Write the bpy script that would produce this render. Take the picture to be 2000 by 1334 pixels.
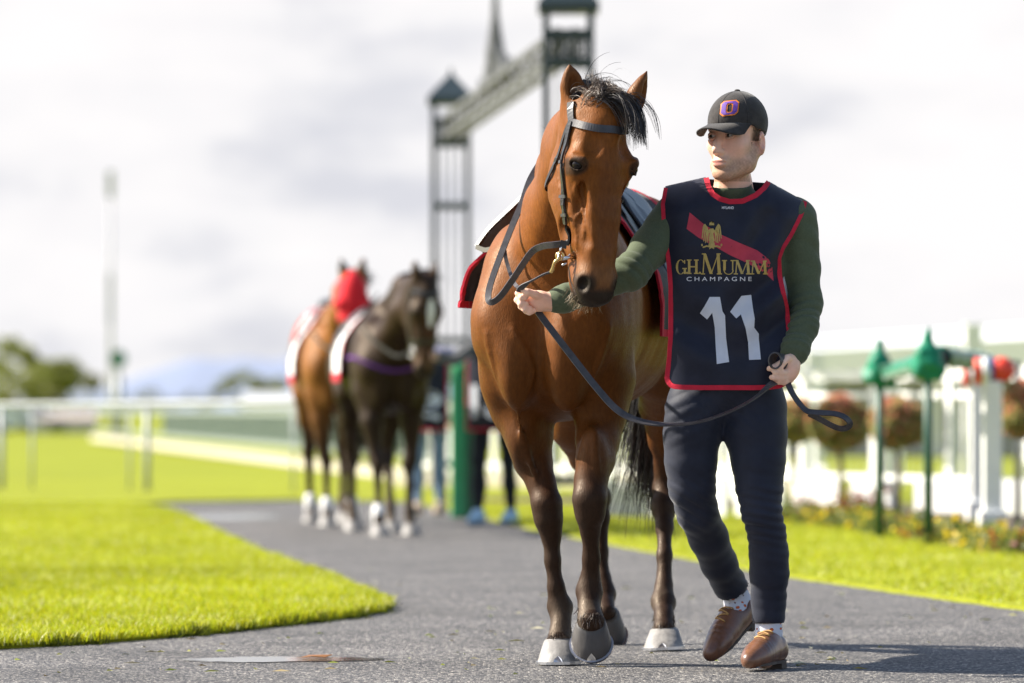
import bpy, bmesh, math, random
import numpy as np
from mathutils import Vector, Matrix
from mathutils.bvhtree import BVHTree
random.seed(7); RNG = np.random.default_rng(11)
for o in list(bpy.data.objects): bpy.data.objects.remove(o, do_unlink=True)
SC = bpy.context.scene; COL = SC.collection
R = math.radians

# ---------------------------------------------------------------- camera
HC = 0.85            # camera height (m)
FPX = 10000.0        # focal length in photo pixels (2000 wide)
HOR = 800.0          # horizon row in the photo
cd = bpy.data.cameras.new('camera'); cam = bpy.data.objects.new('camera', cd); COL.objects.link(cam)
cam.location = (0, 0, HC); cam.rotation_euler = (R(90), 0, 0)
cd.sensor_width = 36; cd.lens = FPX/2000*36; cd.shift_y = (HOR-667)/2000
cd.clip_start = 0.1; cd.clip_end = 20000
cd.dof.use_dof = True; cd.dof.focus_distance = 16.62; cd.dof.aperture_fstop = 2.85
SC.camera = cam

# ---------------------------------------------------------------- world, sun, exposure
SUN_EL, SUN_AZ = R(38), R(-12)      # the sun stands to the left (-X), a little behind the subject (+Y)
sdir = Vector((-math.cos(SUN_EL)*math.cos(SUN_AZ), -math.cos(SUN_EL)*math.sin(SUN_AZ), math.sin(SUN_EL)))
w = bpy.data.worlds.new('World'); SC.world = w; w.use_nodes = True
nt = w.node_tree; N = nt.nodes; L = nt.links; N.clear()
wout = N.new('ShaderNodeOutputWorld'); bg = N.new('ShaderNodeBackground'); L.new(bg.outputs[0], wout.inputs[0])
sky = N.new('ShaderNodeTexSky'); sky.sky_type = 'NISHITA'; sky.sun_disc = False
sky.sun_elevation = SUN_EL; sky.sun_rotation = math.atan2(sdir.x, sdir.y)
sky.altitude = 50; sky.air_density = 1.0; sky.dust_density = 1.5; sky.ozone_density = 1.0
sks = N.new('ShaderNodeMix'); sks.data_type = 'RGBA'; sks.blend_type = 'MULTIPLY'; sks.inputs[0].default_value = 1
L.new(sky.outputs[0], sks.inputs[6]); sks.inputs[7].default_value = (0.085, 0.085, 0.085, 1)
tc = N.new('ShaderNodeTexCoord'); sep = N.new('ShaderNodeSeparateXYZ'); L.new(tc.outputs['Generated'], sep.inputs[0])
# broken cloud: a closed bank low down, thinning with height into blue
mp = N.new('ShaderNodeMapping'); mp.inputs['Scale'].default_value = (1, 1, 2.6); L.new(tc.outputs['Generated'], mp.inputs[0])
n1 = N.new('ShaderNodeTexNoise'); n1.inputs['Scale'].default_value = 3.2; n1.inputs['Detail'].default_value = 6; n1.inputs['Roughness'].default_value = .58
L.new(mp.outputs[0], n1.inputs['Vector'])
n2 = N.new('ShaderNodeTexNoise'); n2.inputs['Scale'].default_value = 15; n2.inputs['Detail'].default_value = 5; n2.inputs['Roughness'].default_value = .55
L.new(mp.outputs[0], n2.inputs['Vector'])
def wmath(op, a, b=None, clamp=False):
    m = N.new('ShaderNodeMath'); m.operation = op; m.use_clamp = clamp
    for i, v in enumerate((a, b)):
        if v is None: continue
        if isinstance(v, (int, float)): m.inputs[i].default_value = v
        else: L.new(v, m.inputs[i])
    return m.outputs[0]
low = N.new('ShaderNodeMapRange'); low.inputs[1].default_value = 0.0; low.inputs[2].default_value = 0.26; low.inputs[3].default_value = 0.6; low.inputs[4].default_value = -0.10; L.new(sep.outputs[2], low.inputs[0])
cov = wmath('ADD', n1.outputs[0], low.outputs[0])
covr = N.new('ShaderNodeMapRange'); covr.interpolation_type = 'SMOOTHSTEP'; covr.inputs[1].default_value = .50; covr.inputs[2].default_value = .68; L.new(cov, covr.inputs[0])
cr = N.new('ShaderNodeValToRGB'); e = cr.color_ramp.elements
e[0].position = .34; e[0].color = (.30, .302, .325, 1); e[1].position = .60; e[1].color = (.415, .405, .406, 1)
m_ = cr.color_ramp.elements.new(.47); m_.color = (.388, .382, .388, 1)
L.new(n2.outputs[0], cr.inputs[0])
mix = N.new('ShaderNodeMix'); mix.data_type = 'RGBA'; L.new(covr.outputs[0], mix.inputs[0]); L.new(sks.outputs[2], mix.inputs[6]); L.new(cr.outputs[0], mix.inputs[7])
L.new(mix.outputs[2], bg.inputs[0]); bg.inputs[1].default_value = 1.0
sd = bpy.data.lights.new('sun', 'SUN'); sun = bpy.data.objects.new('sun', sd); COL.objects.link(sun)
sd.energy = 5.0; sd.angle = R(.55); sd.color = (1, .93, .82)
sun.rotation_euler = sdir.to_track_quat('Z', 'Y').to_euler()
sun.location = (-20, 20, 25)
SC.view_settings.view_transform = 'Standard'; SC.view_settings.look = 'None'; SC.view_settings.gamma = 1; SC.view_settings.exposure = 1.3
SC.cycles.use_denoising = True
SC.cycles.max_bounces = 8; SC.cycles.transparent_max_bounces = 12

# ---------------------------------------------------------------- helpers
def P(px, py, Y):
    return np.array([(px-1000)*Y/FPX, Y, HC+(HOR-py)*Y/FPX])
def GY(py): return HC*FPX/(py-HOR)                 # distance of a ground point seen in row py
def G(px, py, z=0.0):
    Y = (HC-z)*FPX/(py-HOR); return np.array([(px-1000)*Y/FPX, Y, z])
WO = {}
def wo(o): return WO.get(o.name, np.zeros(3))
def tag(o, label=None, cat=None, group=None, kind=None):
    if label: o['label'] = label
    if cat: o['category'] = cat
    if group: o['group'] = group
    if kind: o['kind'] = kind
    return o
def thing(name, loc, label, cat, group=None):
    o = bpy.data.objects.new(name, None); COL.objects.link(o); o.location = loc; o.empty_display_size = .1
    WO[o.name] = np.array(loc, float); return tag(o, label, cat, group)
def mk(name, V, F, mat, parent=None, origin=None, smooth=True, cols=None, thick=None):
    V = np.asarray(V, float).reshape(-1, 3)
    if origin is None: origin = wo(parent) if parent else np.array([(V[:,0].min()+V[:,0].max())/2, (V[:,1].min()+V[:,1].max())/2, V[:,2].min()])
    origin = np.asarray(origin, float)
    me = bpy.data.meshes.new(name)
    if isinstance(F, np.ndarray):
        n = F.shape[1]
        me.vertices.add(len(V)); me.vertices.foreach_set('co', (V-origin).astype(np.float32).ravel())
        me.loops.add(F.size); me.loops.foreach_set('vertex_index', F.astype(np.int32).ravel())
        me.polygons.add(len(F)); me.polygons.foreach_set('loop_start', np.arange(0, F.size, n, dtype=np.int32))
        me.update(calc_edges=True)
    else:
        me.from_pydata([tuple(v) for v in (V-origin)], [], [tuple(f) for f in F]); me.update()
    me.validate()
    if smooth: me.polygons.foreach_set('use_smooth', np.ones(len(me.polygons), bool))
    if cols is not None:
        a = me.color_attributes.new('Col', 'FLOAT_COLOR', 'POINT')
        c = np.ones((len(V), 4), np.float32); c[:, :3] = cols; a.data.foreach_set('color', c.ravel())
    for m in (mat if isinstance(mat, (list, tuple)) else [mat]): me.materials.append(m)
    o = bpy.data.objects.new(name, me); COL.objects.link(o)
    if parent: o.parent = parent; o.location = origin-wo(parent)
    else: o.location = origin
    WO[o.name] = origin
    if thick:
        md = o.modifiers.new('thickness', 'SOLIDIFY'); md.thickness = thick; md.offset = 0
    return o
def copy_to(o, loc, parent=None, rotz=0, scale=None):
    c = o.copy(); COL.objects.link(c); c.parent = parent; c.location = np.asarray(loc, float)-(wo(parent) if parent else 0)
    c.rotation_euler = (0, 0, rotz); WO[c.name] = np.asarray(loc, float)
    if scale: c.scale = scale
    return c
class MB:                                            # collects simple shapes into one mesh
    def __init__(s): s.V = []; s.F = []
    def add(s, V, F):
        n = len(s.V); s.V += [tuple(map(float, v)) for v in V]; s.F += [tuple(i+n for i in f) for f in F]; return s
    def box(s, c, d, rz=0):
        c = np.array(c, float); d = np.array(d, float)/2; ca, sa = math.cos(rz), math.sin(rz); V = []
        for x, y, z in ((-1,-1,-1),(1,-1,-1),(1,1,-1),(-1,1,-1),(-1,-1,1),(1,-1,1),(1,1,1),(-1,1,1)):
            a, b = x*d[0], y*d[1]; V.append((c[0]+a*ca-b*sa, c[1]+a*sa+b*ca, c[2]+z*d[2]))
        return s.add(V, [(0,3,2,1),(4,5,6,7),(0,1,5,4),(1,2,6,5),(2,3,7,6),(3,0,4,7)])
    def tube(s, pts, r, n=10, cap=True):
        pts = [np.array(p, float) for p in pts]; rr = r if hasattr(r, '__len__') else [r]*len(pts)
        V = []; F = []; up = np.array([.31, .2, .93])
        for i, p in enumerate(pts):
            t = pts[min(i+1, len(pts)-1)]-pts[max(i-1, 0)]; t /= np.linalg.norm(t)+1e-9
            a = np.cross(t, up)
            if np.linalg.norm(a) < .1: a = np.cross(t, (1, 0, 0))
            a /= np.linalg.norm(a); b = np.cross(t, a); up = np.cross(a, t)
            for k in range(n):
                an = 2*math.pi*k/n; V.append(p+rr[i]*(math.cos(an)*a+math.sin(an)*b))
        for i in range(len(pts)-1):
            for k in range(n):
                k2 = (k+1) % n; F.append((i*n+k, i*n+k2, (i+1)*n+k2, (i+1)*n+k))
        if cap: F += [tuple(range(n))[::-1], tuple(range((len(pts)-1)*n, len(pts)*n))]
        return s.add(V, F)
    def lathe(s, c, prof, n=20):                     # prof: (r, z)
        V = []; F = []
        for r, z in prof:
            for k in range(n): an = 2*math.pi*k/n; V.append((c[0]+r*math.cos(an), c[1]+r*math.sin(an), c[2]+z))
        for i in range(len(prof)-1):
            for k in range(n): k2 = (k+1) % n; F.append((i*n+k, i*n+k2, (i+1)*n+k2, (i+1)*n+k))
        F += [tuple(range(n))[::-1], tuple(range((len(prof)-1)*n, len(prof)*n))]
        return s.add(V, F)
    def ribbon(s, pts, wd, width, th):
        pts = [np.array(p, float) for p in pts]; m = len(pts)
        ws = width if hasattr(width, '__len__') else [width]*m
        wd = [np.array(q, float) for q in wd] if hasattr(wd[0], '__len__') else [np.array(wd, float)]*m
        V = []; F = []
        for i, p in enumerate(pts):
            t = pts[min(i+1, m-1)]-pts[max(i-1, 0)]; t /= np.linalg.norm(t)+1e-9
            a = wd[i]-t*np.dot(wd[i], t); a /= np.linalg.norm(a)+1e-9; b = np.cross(t, a)
            for x, y in ((-1,-1),(1,-1),(1,1),(-1,1)): V.append(p+a*x*ws[i]/2+b*y*th/2)
        for i in range(m-1):
            for k in range(4): k2 = (k+1) % 4; F.append((i*4+k, i*4+k2, (i+1)*4+k2, (i+1)*4+k))
        F += [(3,2,1,0), tuple(range((m-1)*4, m*4))]
        return s.add(V, F)
    def build(s, name, mat, parent=None, origin=None, smooth=False, **k):
        o = mk(name, s.V, s.F, mat, parent, origin, smooth, **k)
        return o
def spline(pts, n=8):
    pts = np.array(pts, float); out = []
    q = np.vstack([2*pts[0]-pts[1], pts, 2*pts[-1]-pts[-2]])
    for i in range(1, len(q)-2):
        for j in range(n):
            t = j/n; a, b, c, d = q[i-1], q[i], q[i+1], q[i+2]
            out.append(.5*(2*b+(c-a)*t+(2*a-5*b+4*c-d)*t*t+(3*b-a-3*c+d)*t**3))
    out.append(pts[-1]); return np.array(out)
def bevel(o, wdt=.004, seg=2):
    m = o.modifiers.new('bevel', 'BEVEL'); m.width = wdt; m.segments = seg; m.limit_method = 'ANGLE'; return o

# ---------------------------------------------------------------- materials
def mat(name, col=(.5,.5,.5), rough=.6, metal=0, noise=0, nscale=20, bump=0, bscale=80, attr=False, sheen=0, spec=.5,
        coat=0, trans=0, col2=None, bdist=.01, stretch=None, coord='Object', alpha=1, sss=0):
    m = bpy.data.materials.new(name); m.use_nodes = True; t = m.node_tree; N = t.nodes; L = t.links
    b = N['Principled BSDF']; b.inputs['Roughness'].default_value = rough; b.inputs['Metallic'].default_value = metal
    b.inputs['Specular IOR Level'].default_value = spec
    b.inputs['Base Color'].default_value = (*col, 1)
    if sheen: b.inputs['Sheen Weight'].default_value = sheen; b.inputs['Sheen Roughness'].default_value = .4
    if coat: b.inputs['Coat Weight'].default_value = coat; b.inputs['Coat Roughness'].default_value = .15
    if alpha < 1: b.inputs['Alpha'].default_value = alpha
    if sss: b.inputs['Subsurface Weight'].default_value = sss; b.inputs['Subsurface Radius'].default_value = (.01, .004, .002); b.inputs['Subsurface Scale'].default_value = .6
    tcn = N.new('ShaderNodeTexCoord'); mpn = N.new('ShaderNodeMapping'); L.new(tcn.outputs[coord], mpn.inputs[0])
    if stretch: mpn.inputs['Scale'].default_value = stretch
    src = None
    if attr:
        a = N.new('ShaderNodeAttribute'); a.attribute_name = 'Col'; src = a.outputs['Color']
    if noise or col2:
        nz = N.new('ShaderNodeTexNoise'); nz.inputs['Scale'].default_value = nscale; nz.inputs['Detail'].default_value = 5; nz.inputs['Roughness'].default_value = .6
        L.new(mpn.outputs[0], nz.inputs['Vector'])
        rp = N.new('ShaderNodeMapRange'); rp.inputs[1].default_value = .3; rp.inputs[2].default_value = .7
        L.new(nz.outputs[0], rp.inputs[0])
        mx = N.new('ShaderNodeMix'); mx.data_type = 'RGBA'
        if col2 and not attr:
            mx.inputs[6].default_value = (*col, 1); mx.inputs[7].default_value = (*col2, 1); L.new(rp.outputs[0], mx.inputs[0])
        else:
            rp.inputs[3].default_value = 1-noise; rp.inputs[4].default_value = 1+noise
            mx.blend_type = 'MULTIPLY'; mx.inputs[0].default_value = 1
            if src: L.new(src, mx.inputs[6])
            else: mx.inputs[6].default_value = (*col, 1)
            L.new(rp.outputs[0], mx.inputs[7])
        src = mx.outputs[2]
    if src: L.new(src, b.inputs['Base Color'])
    if bump:
        nb = N.new('ShaderNodeTexNoise'); nb.inputs['Scale'].default_value = bscale; nb.inputs['Detail'].default_value = 4
        L.new(mpn.outputs[0], nb.inputs['Vector'])
        bp = N.new('ShaderNodeBump'); bp.inputs['Strength'].default_value = bump; bp.inputs['Distance'].default_value = bdist
        L.new(nb.outputs[0], bp.inputs['Height']); L.new(bp.outputs[0], b.inputs['Normal'])
    if trans:
        tr = N.new('ShaderNodeBsdfTranslucent'); ms = N.new('ShaderNodeMixShader'); ms.inputs[0].default_value = trans
        if src: L.new(src, tr.inputs[0])
        else: tr.inputs[0].default_value = (*col, 1)
        o = N['Material Output']; L.new(b.outputs[0], ms.inputs[1]); L.new(tr.outputs[0], ms.inputs[2]); L.new(ms.outputs[0], o.inputs[0])
    return m

# ---------------------------------------------------------------- implicit surfaces (smooth unions) and their meshing
class Field:
    def __init__(s): s.ops = []
    def _add(s, lo, hi, k, op, fn): s.ops.append((np.array(lo, float), np.array(hi, float), k, op, fn)); return s
    def cone(s, a, b, ra, rb, k=.03, op='+', flat=None):
        a = np.array(a, float); b = np.array(b, float); d = b-a; L2 = max(float(d@d), 1e-9); rm = max(ra, rb)*(1 if not flat else max(1, flat[1]))
        if flat: fv = np.array(flat[0], float); fv /= np.linalg.norm(fv); ff = flat[1]
        def fn(x, y, z):
            px, py, pz = x-a[0], y-a[1], z-a[2]
            t = np.clip((px*d[0]+py*d[1]+pz*d[2])/L2, 0, 1)
            qx, qy, qz = px-t*d[0], py-t*d[1], pz-t*d[2]; r = ra+(rb-ra)*t
            if flat:
                c = (qx*fv[0]+qy*fv[1]+qz*fv[2])*(1/ff-1); qx = qx+c*fv[0]; qy = qy+c*fv[1]; qz = qz+c*fv[2]
                return (np.sqrt(qx*qx+qy*qy+qz*qz)-r)*min(1, ff)
            return np.sqrt(qx*qx+qy*qy+qz*qz)-r
        return s._add(np.minimum(a, b)-rm, np.maximum(a, b)+rm, k, op, fn)
    def chain(s, pts, k=.02, op='+', flat=None, k0=None):
        for i in range(len(pts)-1):
            s.cone(pts[i][0], pts[i+1][0], pts[i][1], pts[i+1][1], (k0 if (i == 0 and k0) else k), op, flat)
        return s
    def ell(s, c, r, A=None, k=.03, op='+'):
        c = np.array(c, float); r = np.array(r, float)
        A = np.eye(3) if A is None else np.array(A, float)          # rows: local axes
        def fn(x, y, z):
            px, py, pz = x-c[0], y-c[1], z-c[2]; k0 = 0; k1 = 0
            for i in range(3):
                u = px*A[i,0]+py*A[i,1]+pz*A[i,2]; k0 = k0+(u/r[i])**2; k1 = k1+(u/r[i]**2)**2
            k0 = np.sqrt(k0); return k0*(k0-1)/(np.sqrt(k1)+1e-9)
        e = np.abs(A).T@r
        return s._add(c-e, c+e, k, op, fn)
    @staticmethod
    def _comb(D, d, k, op):
        if op == '+':
            h = np.maximum(k-np.abs(D-d), 0)/k; return np.minimum(D, d)-h*h*k*.25
        h = np.maximum(k-np.abs(D+d), 0)/k; return np.maximum(D, -d)+h*h*k*.25
    def __call__(s, p):
        p = np.asarray(p, float); x, y, z = p[..., 0], p[..., 1], p[..., 2]; D = np.full(x.shape, .3)
        for lo, hi, k, op, fn in s.ops: D = s._comb(D, fn(x, y, z), k, op)
        return D
    def grad(s, p, e=.003):
        g = np.stack([s(p+np.eye(3)[i]*e)-s(p-np.eye(3)[i]*e) for i in range(3)], -1)
        return g/(np.linalg.norm(g, axis=-1, keepdims=True)+1e-9)
    def snap(s, p, off=.003, it=6):
        p = np.array(p, float)
        for _ in range(it): p = p-s.grad(p)*(s(p)-off)[..., None]
        return p
    def bounds(s, pad=.03):
        lo = np.min([o[0] for o in s.ops if o[3] == '+'], 0)-pad; hi = np.max([o[1] for o in s.ops if o[3] == '+'], 0)+pad; return lo, hi
    def mesh(s, h=.01, fine=((), (), ()), smooth=1):
        lo, hi = s.bounds(3*h+.01); ax = []
        for i in range(3):
            c = [lo[i]]
            while c[-1] < hi[i]:
                st = h
                for a, b, hh in fine[i]:
                    if a <= c[-1] <= b: st = min(st, hh)
                    elif c[-1] < a < c[-1]+st: st = max(hh, a-c[-1]+1e-6)
                c.append(c[-1]+st)
            ax.append(np.array(c))
        xs, ys, zs = ax; D = np.full((len(xs), len(ys), len(zs)), .2, np.float32)
        for l, u, k, op, fn in s.ops:
            m = k+3*h; sl = []
            for i in range(3):
                i0 = max(np.searchsorted(ax[i], l[i]-m)-1, 0); i1 = min(np.searchsorted(ax[i], u[i]+m)+1, len(ax[i])); sl.append(slice(i0, i1))
            if any(q.stop-q.start < 1 for q in sl): continue
            x = xs[sl[0]].astype(np.float32)[:, None, None]; y = ys[sl[1]].astype(np.float32)[None, :, None]; z = zs[sl[2]].astype(np.float32)[None, None, :]
            D[tuple(sl)] = s._comb(D[tuple(sl)], fn(x, y, z), np.float32(k), op)
        return surfnet(D, xs, ys, zs, smooth)
def surfnet(D, xs, ys, zs, smooth=1):
    S = D < 0; c = np.zeros(tuple(n-1 for n in D.shape), np.uint8)
    sl = lambda o, n: slice(o, n-1+o)
    nx, ny, nz = D.shape
    for i in (0, 1):
        for j in (0, 1):
            for k in (0, 1): c += S[sl(i, nx), sl(j, ny), sl(k, nz)]
    I, J, K = np.nonzero((c > 0) & (c < 8)); n = len(I)
    idx = np.full(c.shape, -1, np.int32); idx[I, J, K] = np.arange(n)
    acc = np.zeros((n, 3)); wt = np.zeros(n)
    cor = [(i, j, k) for i in (0, 1) for j in (0, 1) for k in (0, 1)]
    for a in range(8):
        for b in range(a+1, 8):
            if sum(abs(cor[a][q]-cor[b][q]) for q in range(3)) != 1: continue
            A, B = cor[a], cor[b]
            d0 = D[I+A[0], J+A[1], K+A[2]].astype(float); d1 = D[I+B[0], J+B[1], K+B[2]].astype(float)
            m = (d0 < 0) != (d1 < 0); t = np.where(m, d0/np.where(m, d0-d1, 1), 0)
            p0 = np.stack([xs[I+A[0]], ys[J+A[1]], zs[K+A[2]]], 1); p1 = np.stack([xs[I+B[0]], ys[J+B[1]], zs[K+B[2]]], 1)
            acc += m[:, None]*(p0+(p1-p0)*t[:, None]); wt += m
    V = acc/wt[:, None]; Q = []
    def quads(m, cells, flip):
        q = np.stack([idx[tuple(cc)] for cc in cells], 1); q[flip] = q[flip][:, ::-1]; Q.append(q)
    i, j, k = np.nonzero(S[:-1, 1:-1, 1:-1] != S[1:, 1:-1, 1:-1]); j = j+1; k = k+1
    quads(None, [(i, j-1, k-1), (i, j, k-1), (i, j, k), (i, j-1, k)], ~S[i, j, k])
    i, j, k = np.nonzero(S[1:-1, :-1, 1:-1] != S[1:-1, 1:, 1:-1]); i = i+1; k = k+1
    quads(None, [(i-1, j, k-1), (i-1, j, k), (i, j, k), (i, j, k-1)], ~S[i, j, k])
    i, j, k = np.nonzero(S[1:-1, 1:-1, :-1] != S[1:-1, 1:-1, 1:]); i = i+1; j = j+1
    quads(None, [(i-1, j-1, k), (i, j-1, k), (i, j, k), (i-1, j, k)], ~S[i, j, k])
    F = np.concatenate(Q); F = F[(F >= 0).all(1)]
    for _ in range(smooth): V = lap(V, F, .5); 
    return V, F
def lap(V, F, lam):
    a = F.ravel(); b = np.roll(F, -1, 1).ravel(); n = len(V); A = np.zeros((n, 3)); cnt = np.bincount(a, minlength=n)+np.bincount(b, minlength=n)
    for q in range(3): A[:, q] = np.bincount(a, V[b, q], n)+np.bincount(b, V[a, q], n)
    return V+lam*(A/np.maximum(cnt, 1)[:, None]-V)
def vnormals(V, F):
    e1 = V[F[:, 2]]-V[F[:, 0]]; e2 = V[F[:, 3]]-V[F[:, 1]]; fn = np.cross(e1, e2); n = np.zeros_like(V)
    for c in range(4):
        for q in range(3): n[:, q] += np.bincount(F[:, c], fn[:, q], len(V))
    return n/(np.linalg.norm(n, axis=1, keepdims=True)+1e-12)
def sst(a, b, x): t = np.clip((x-a)/(b-a), 0, 1); return t*t*(3-2*t)
def wob(p, sc, seed=0, n=7):                        # smooth random field from a few plane waves
    g = np.random.default_rng(seed); o = 0
    for _ in range(n):
        d = g.normal(size=3); d /= np.linalg.norm(d); o = o+np.sin((p@d)*sc*g.uniform(.6, 1.6)+g.uniform(0, 6.28))
    return o/n**.5
def bvh_of(V, F): return BVHTree.FromPolygons([tuple(v) for v in V], [tuple(map(int, f)) for f in F])
CAMP = Vector((0, 0, HC))
def shoot(bvh, px, py, off=.003, Yd=None):           # where the sight line through a photo pixel meets a surface
    d = Vector(P(px, py, 10))-CAMP; d.normalize(); h = bvh.ray_cast(CAMP, d)
    if h[0] is None: return P(px, py, Yd if Yd else 16.8)
    return np.array(h[0]+h[1]*off)
# ================================================================ THE GROUND
M_asph = bpy.data.materials.new('asphalt'); M_asph.use_nodes = True
def _asph():
    t = M_asph.node_tree; N = t.nodes; L = t.links; b = N['Principled BSDF']
    tc = N.new('ShaderNodeTexCoord')
    v = N.new('ShaderNodeTexVoronoi'); v.inputs['Scale'].default_value = 120; L.new(tc.outputs['Object'], v.inputs['Vector'])
    n = N.new('ShaderNodeTexNoise'); n.inputs['Scale'].default_value = 1.3; n.inputs['Detail'].default_value = 6; L.new(tc.outputs['Object'], n.inputs['Vector'])
    n3 = N.new('ShaderNodeTexNoise'); n3.inputs['Scale'].default_value = 160; n3.inputs['Detail'].default_value = 3; L.new(tc.outputs['Object'], n3.inputs['Vector'])
    hs = N.new('ShaderNodeSeparateColor'); L.new(v.outputs['Color'], hs.inputs[0])
    r = N.new('ShaderNodeValToRGB'); e = r.color_ramp.elements
    e[0].position = 0; e[0].color = (.018, .018, .021, 1); e[1].position = 1; e[1].color = (.55, .51, .45, 1)
    q = r.color_ramp.elements.new(.55); q.color = (.080, .078, .080, 1)
    q = r.color_ramp.elements.new(.85); q.color = (.19, .18, .17, 1)
    L.new(hs.outputs[0], r.inputs[0])
    mr = N.new('ShaderNodeMapRange'); mr.inputs[1].default_value = .3; mr.inputs[2].default_value = .7; mr.inputs[3].default_value = .72; mr.inputs[4].default_value = 1.2; L.new(n.outputs[0], mr.inputs[0])
    mx = N.new('ShaderNodeMix'); mx.data_type = 'RGBA'; mx.blend_type = 'MULTIPLY'; mx.inputs[0].default_value = 1; L.new(r.outputs[0], mx.inputs[6]); L.new(mr.outputs[0], mx.inputs[7])
    L.new(mx.outputs[2], b.inputs['Base Color']); b.inputs['Roughness'].default_value = .72; b.inputs['Specular IOR Level'].default_value = .35
    ad = N.new('ShaderNodeMath'); ad.operation = 'ADD'; L.new(v.outputs['Distance'], ad.inputs[0]); L.new(n3.outputs[0], ad.inputs[1])
    bp = N.new('ShaderNodeBump'); bp.inputs['Strength'].default_value = .9; bp.inputs['Distance'].default_value = .006; bp.invert = True
    L.new(ad.outputs[0], bp.inputs['Height']); L.new(bp.outputs[0], b.inputs['Normal'])
_asph()
GRASS = (.40, .415, .011)
M_turf = mat('turf', (.25, .275, .010), .8, noise=.10, nscale=2.2, bump=.7, bscale=60, bdist=.03, spec=.2)
M_field = mat('far_turf', (.215, .24, .012), .85, noise=.15, nscale=.25, bump=.5, bscale=9, bdist=.03, spec=.15)
M_blade = mat('grass_blade', attr=True, rough=.5, trans=.45, spec=.35)
def sheet(name, pts, z, m, kind='structure'):
    return tag(mk(name, [(p[0], p[1], z) for p in pts], [tuple(range(len(pts)))], m, smooth=False), kind=kind)
sheet('ground', [(-3000, -200), (3000, -200), (3000, 9000), (-3000, 9000)], -.012, M_field)
# asphalt horse path: visible edges read off the photograph
lw_edge = [G(x, y)[:2] for x, y in ((-900, 1302), (-400, 1288), (0, 1268), (180, 1258), (400, 1240), (560, 1222), (680, 1208), (744, 1196), (754, 1189), (690, 1160), (600, 1121), (500, 1074), (430, 1042), (380, 1015), (330, 995))]
rt_edge = [G(x, y)[:2] for x, y in ((2900, 1260), (2400, 1228), (2000, 1193), (1760, 1160), (1540, 1128), (1330, 1090), (1180, 1062), (1040, 1035), (930, 1008))]
far = [(-2.0, 52), (-6, 47), (-12, 45), (-12, 42), (lw_edge[-1][0]-3, lw_edge[-1][1]+.6)]
path = [(-14, -60), (14, -60), (14, 12), (9, 17)]+[tuple(p) for p in rt_edge]+[(-.9, 47), (-2.0, 47.6), (-3.1, 46.6), (-3.35, 45.2)]+[tuple(p) for p in lw_edge[::-1]]+[(-14, 15.2)]  # stretch behind the camera is unseen, added to lower bounced light
def densify(pts, st=.12, amp=.012, seed=1):
    g = np.random.default_rng(seed); out = []
    for i in range(len(pts)):
        a = np.array(pts[i]); b = np.array(pts[(i+1) % len(pts)]); n = max(1, int(np.linalg.norm(b-a)/st)) if np.linalg.norm(b-a) < 14 else 1
        for k in range(n): out.append(a+(b-a)*k/n+(g.normal(size=2)*amp if k else 0))
    return out
sheet('path', densify(path), 0.0, M_asph)
lawnL = [tuple(p) for p in lw_edge]+[(-3.35, 45.2), (-3.1, 46.6), (-16, 46.6), (-16, 22), (-14, 15.2)]
lawnR = [tuple(p) for p in rt_edge]+[(-.9, 47), (3.2, 44), (6.5, 30.5), (9, 22.5)]
def turf_slab(name, pts, top, m):
    pts = densify(pts, .1, .008, 3); n = len(pts)
    V = [(p[0], p[1], top) for p in pts]+[(p[0], p[1], -.008) for p in pts]
    F = [tuple(range(n))]+[(i, i+n, (i+1) % n+n, (i+1) % n) for i in range(n)]
    return tag(mk(name, V, F, m, smooth=False), kind='structure')
turf_slab('lawn', lawnL, .02, M_turf); turf_slab('lawn', lawnR[::-1], .02, M_turf)
turf_slab('lawn', [(-.9, 47.0), (-2.0, 47.6), (-3.1, 46.61), (-16, 46.61), (-30, 47), (-30, 62), (-2.2, 61), (2, 52)][::-1], .02, M_turf)

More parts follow.
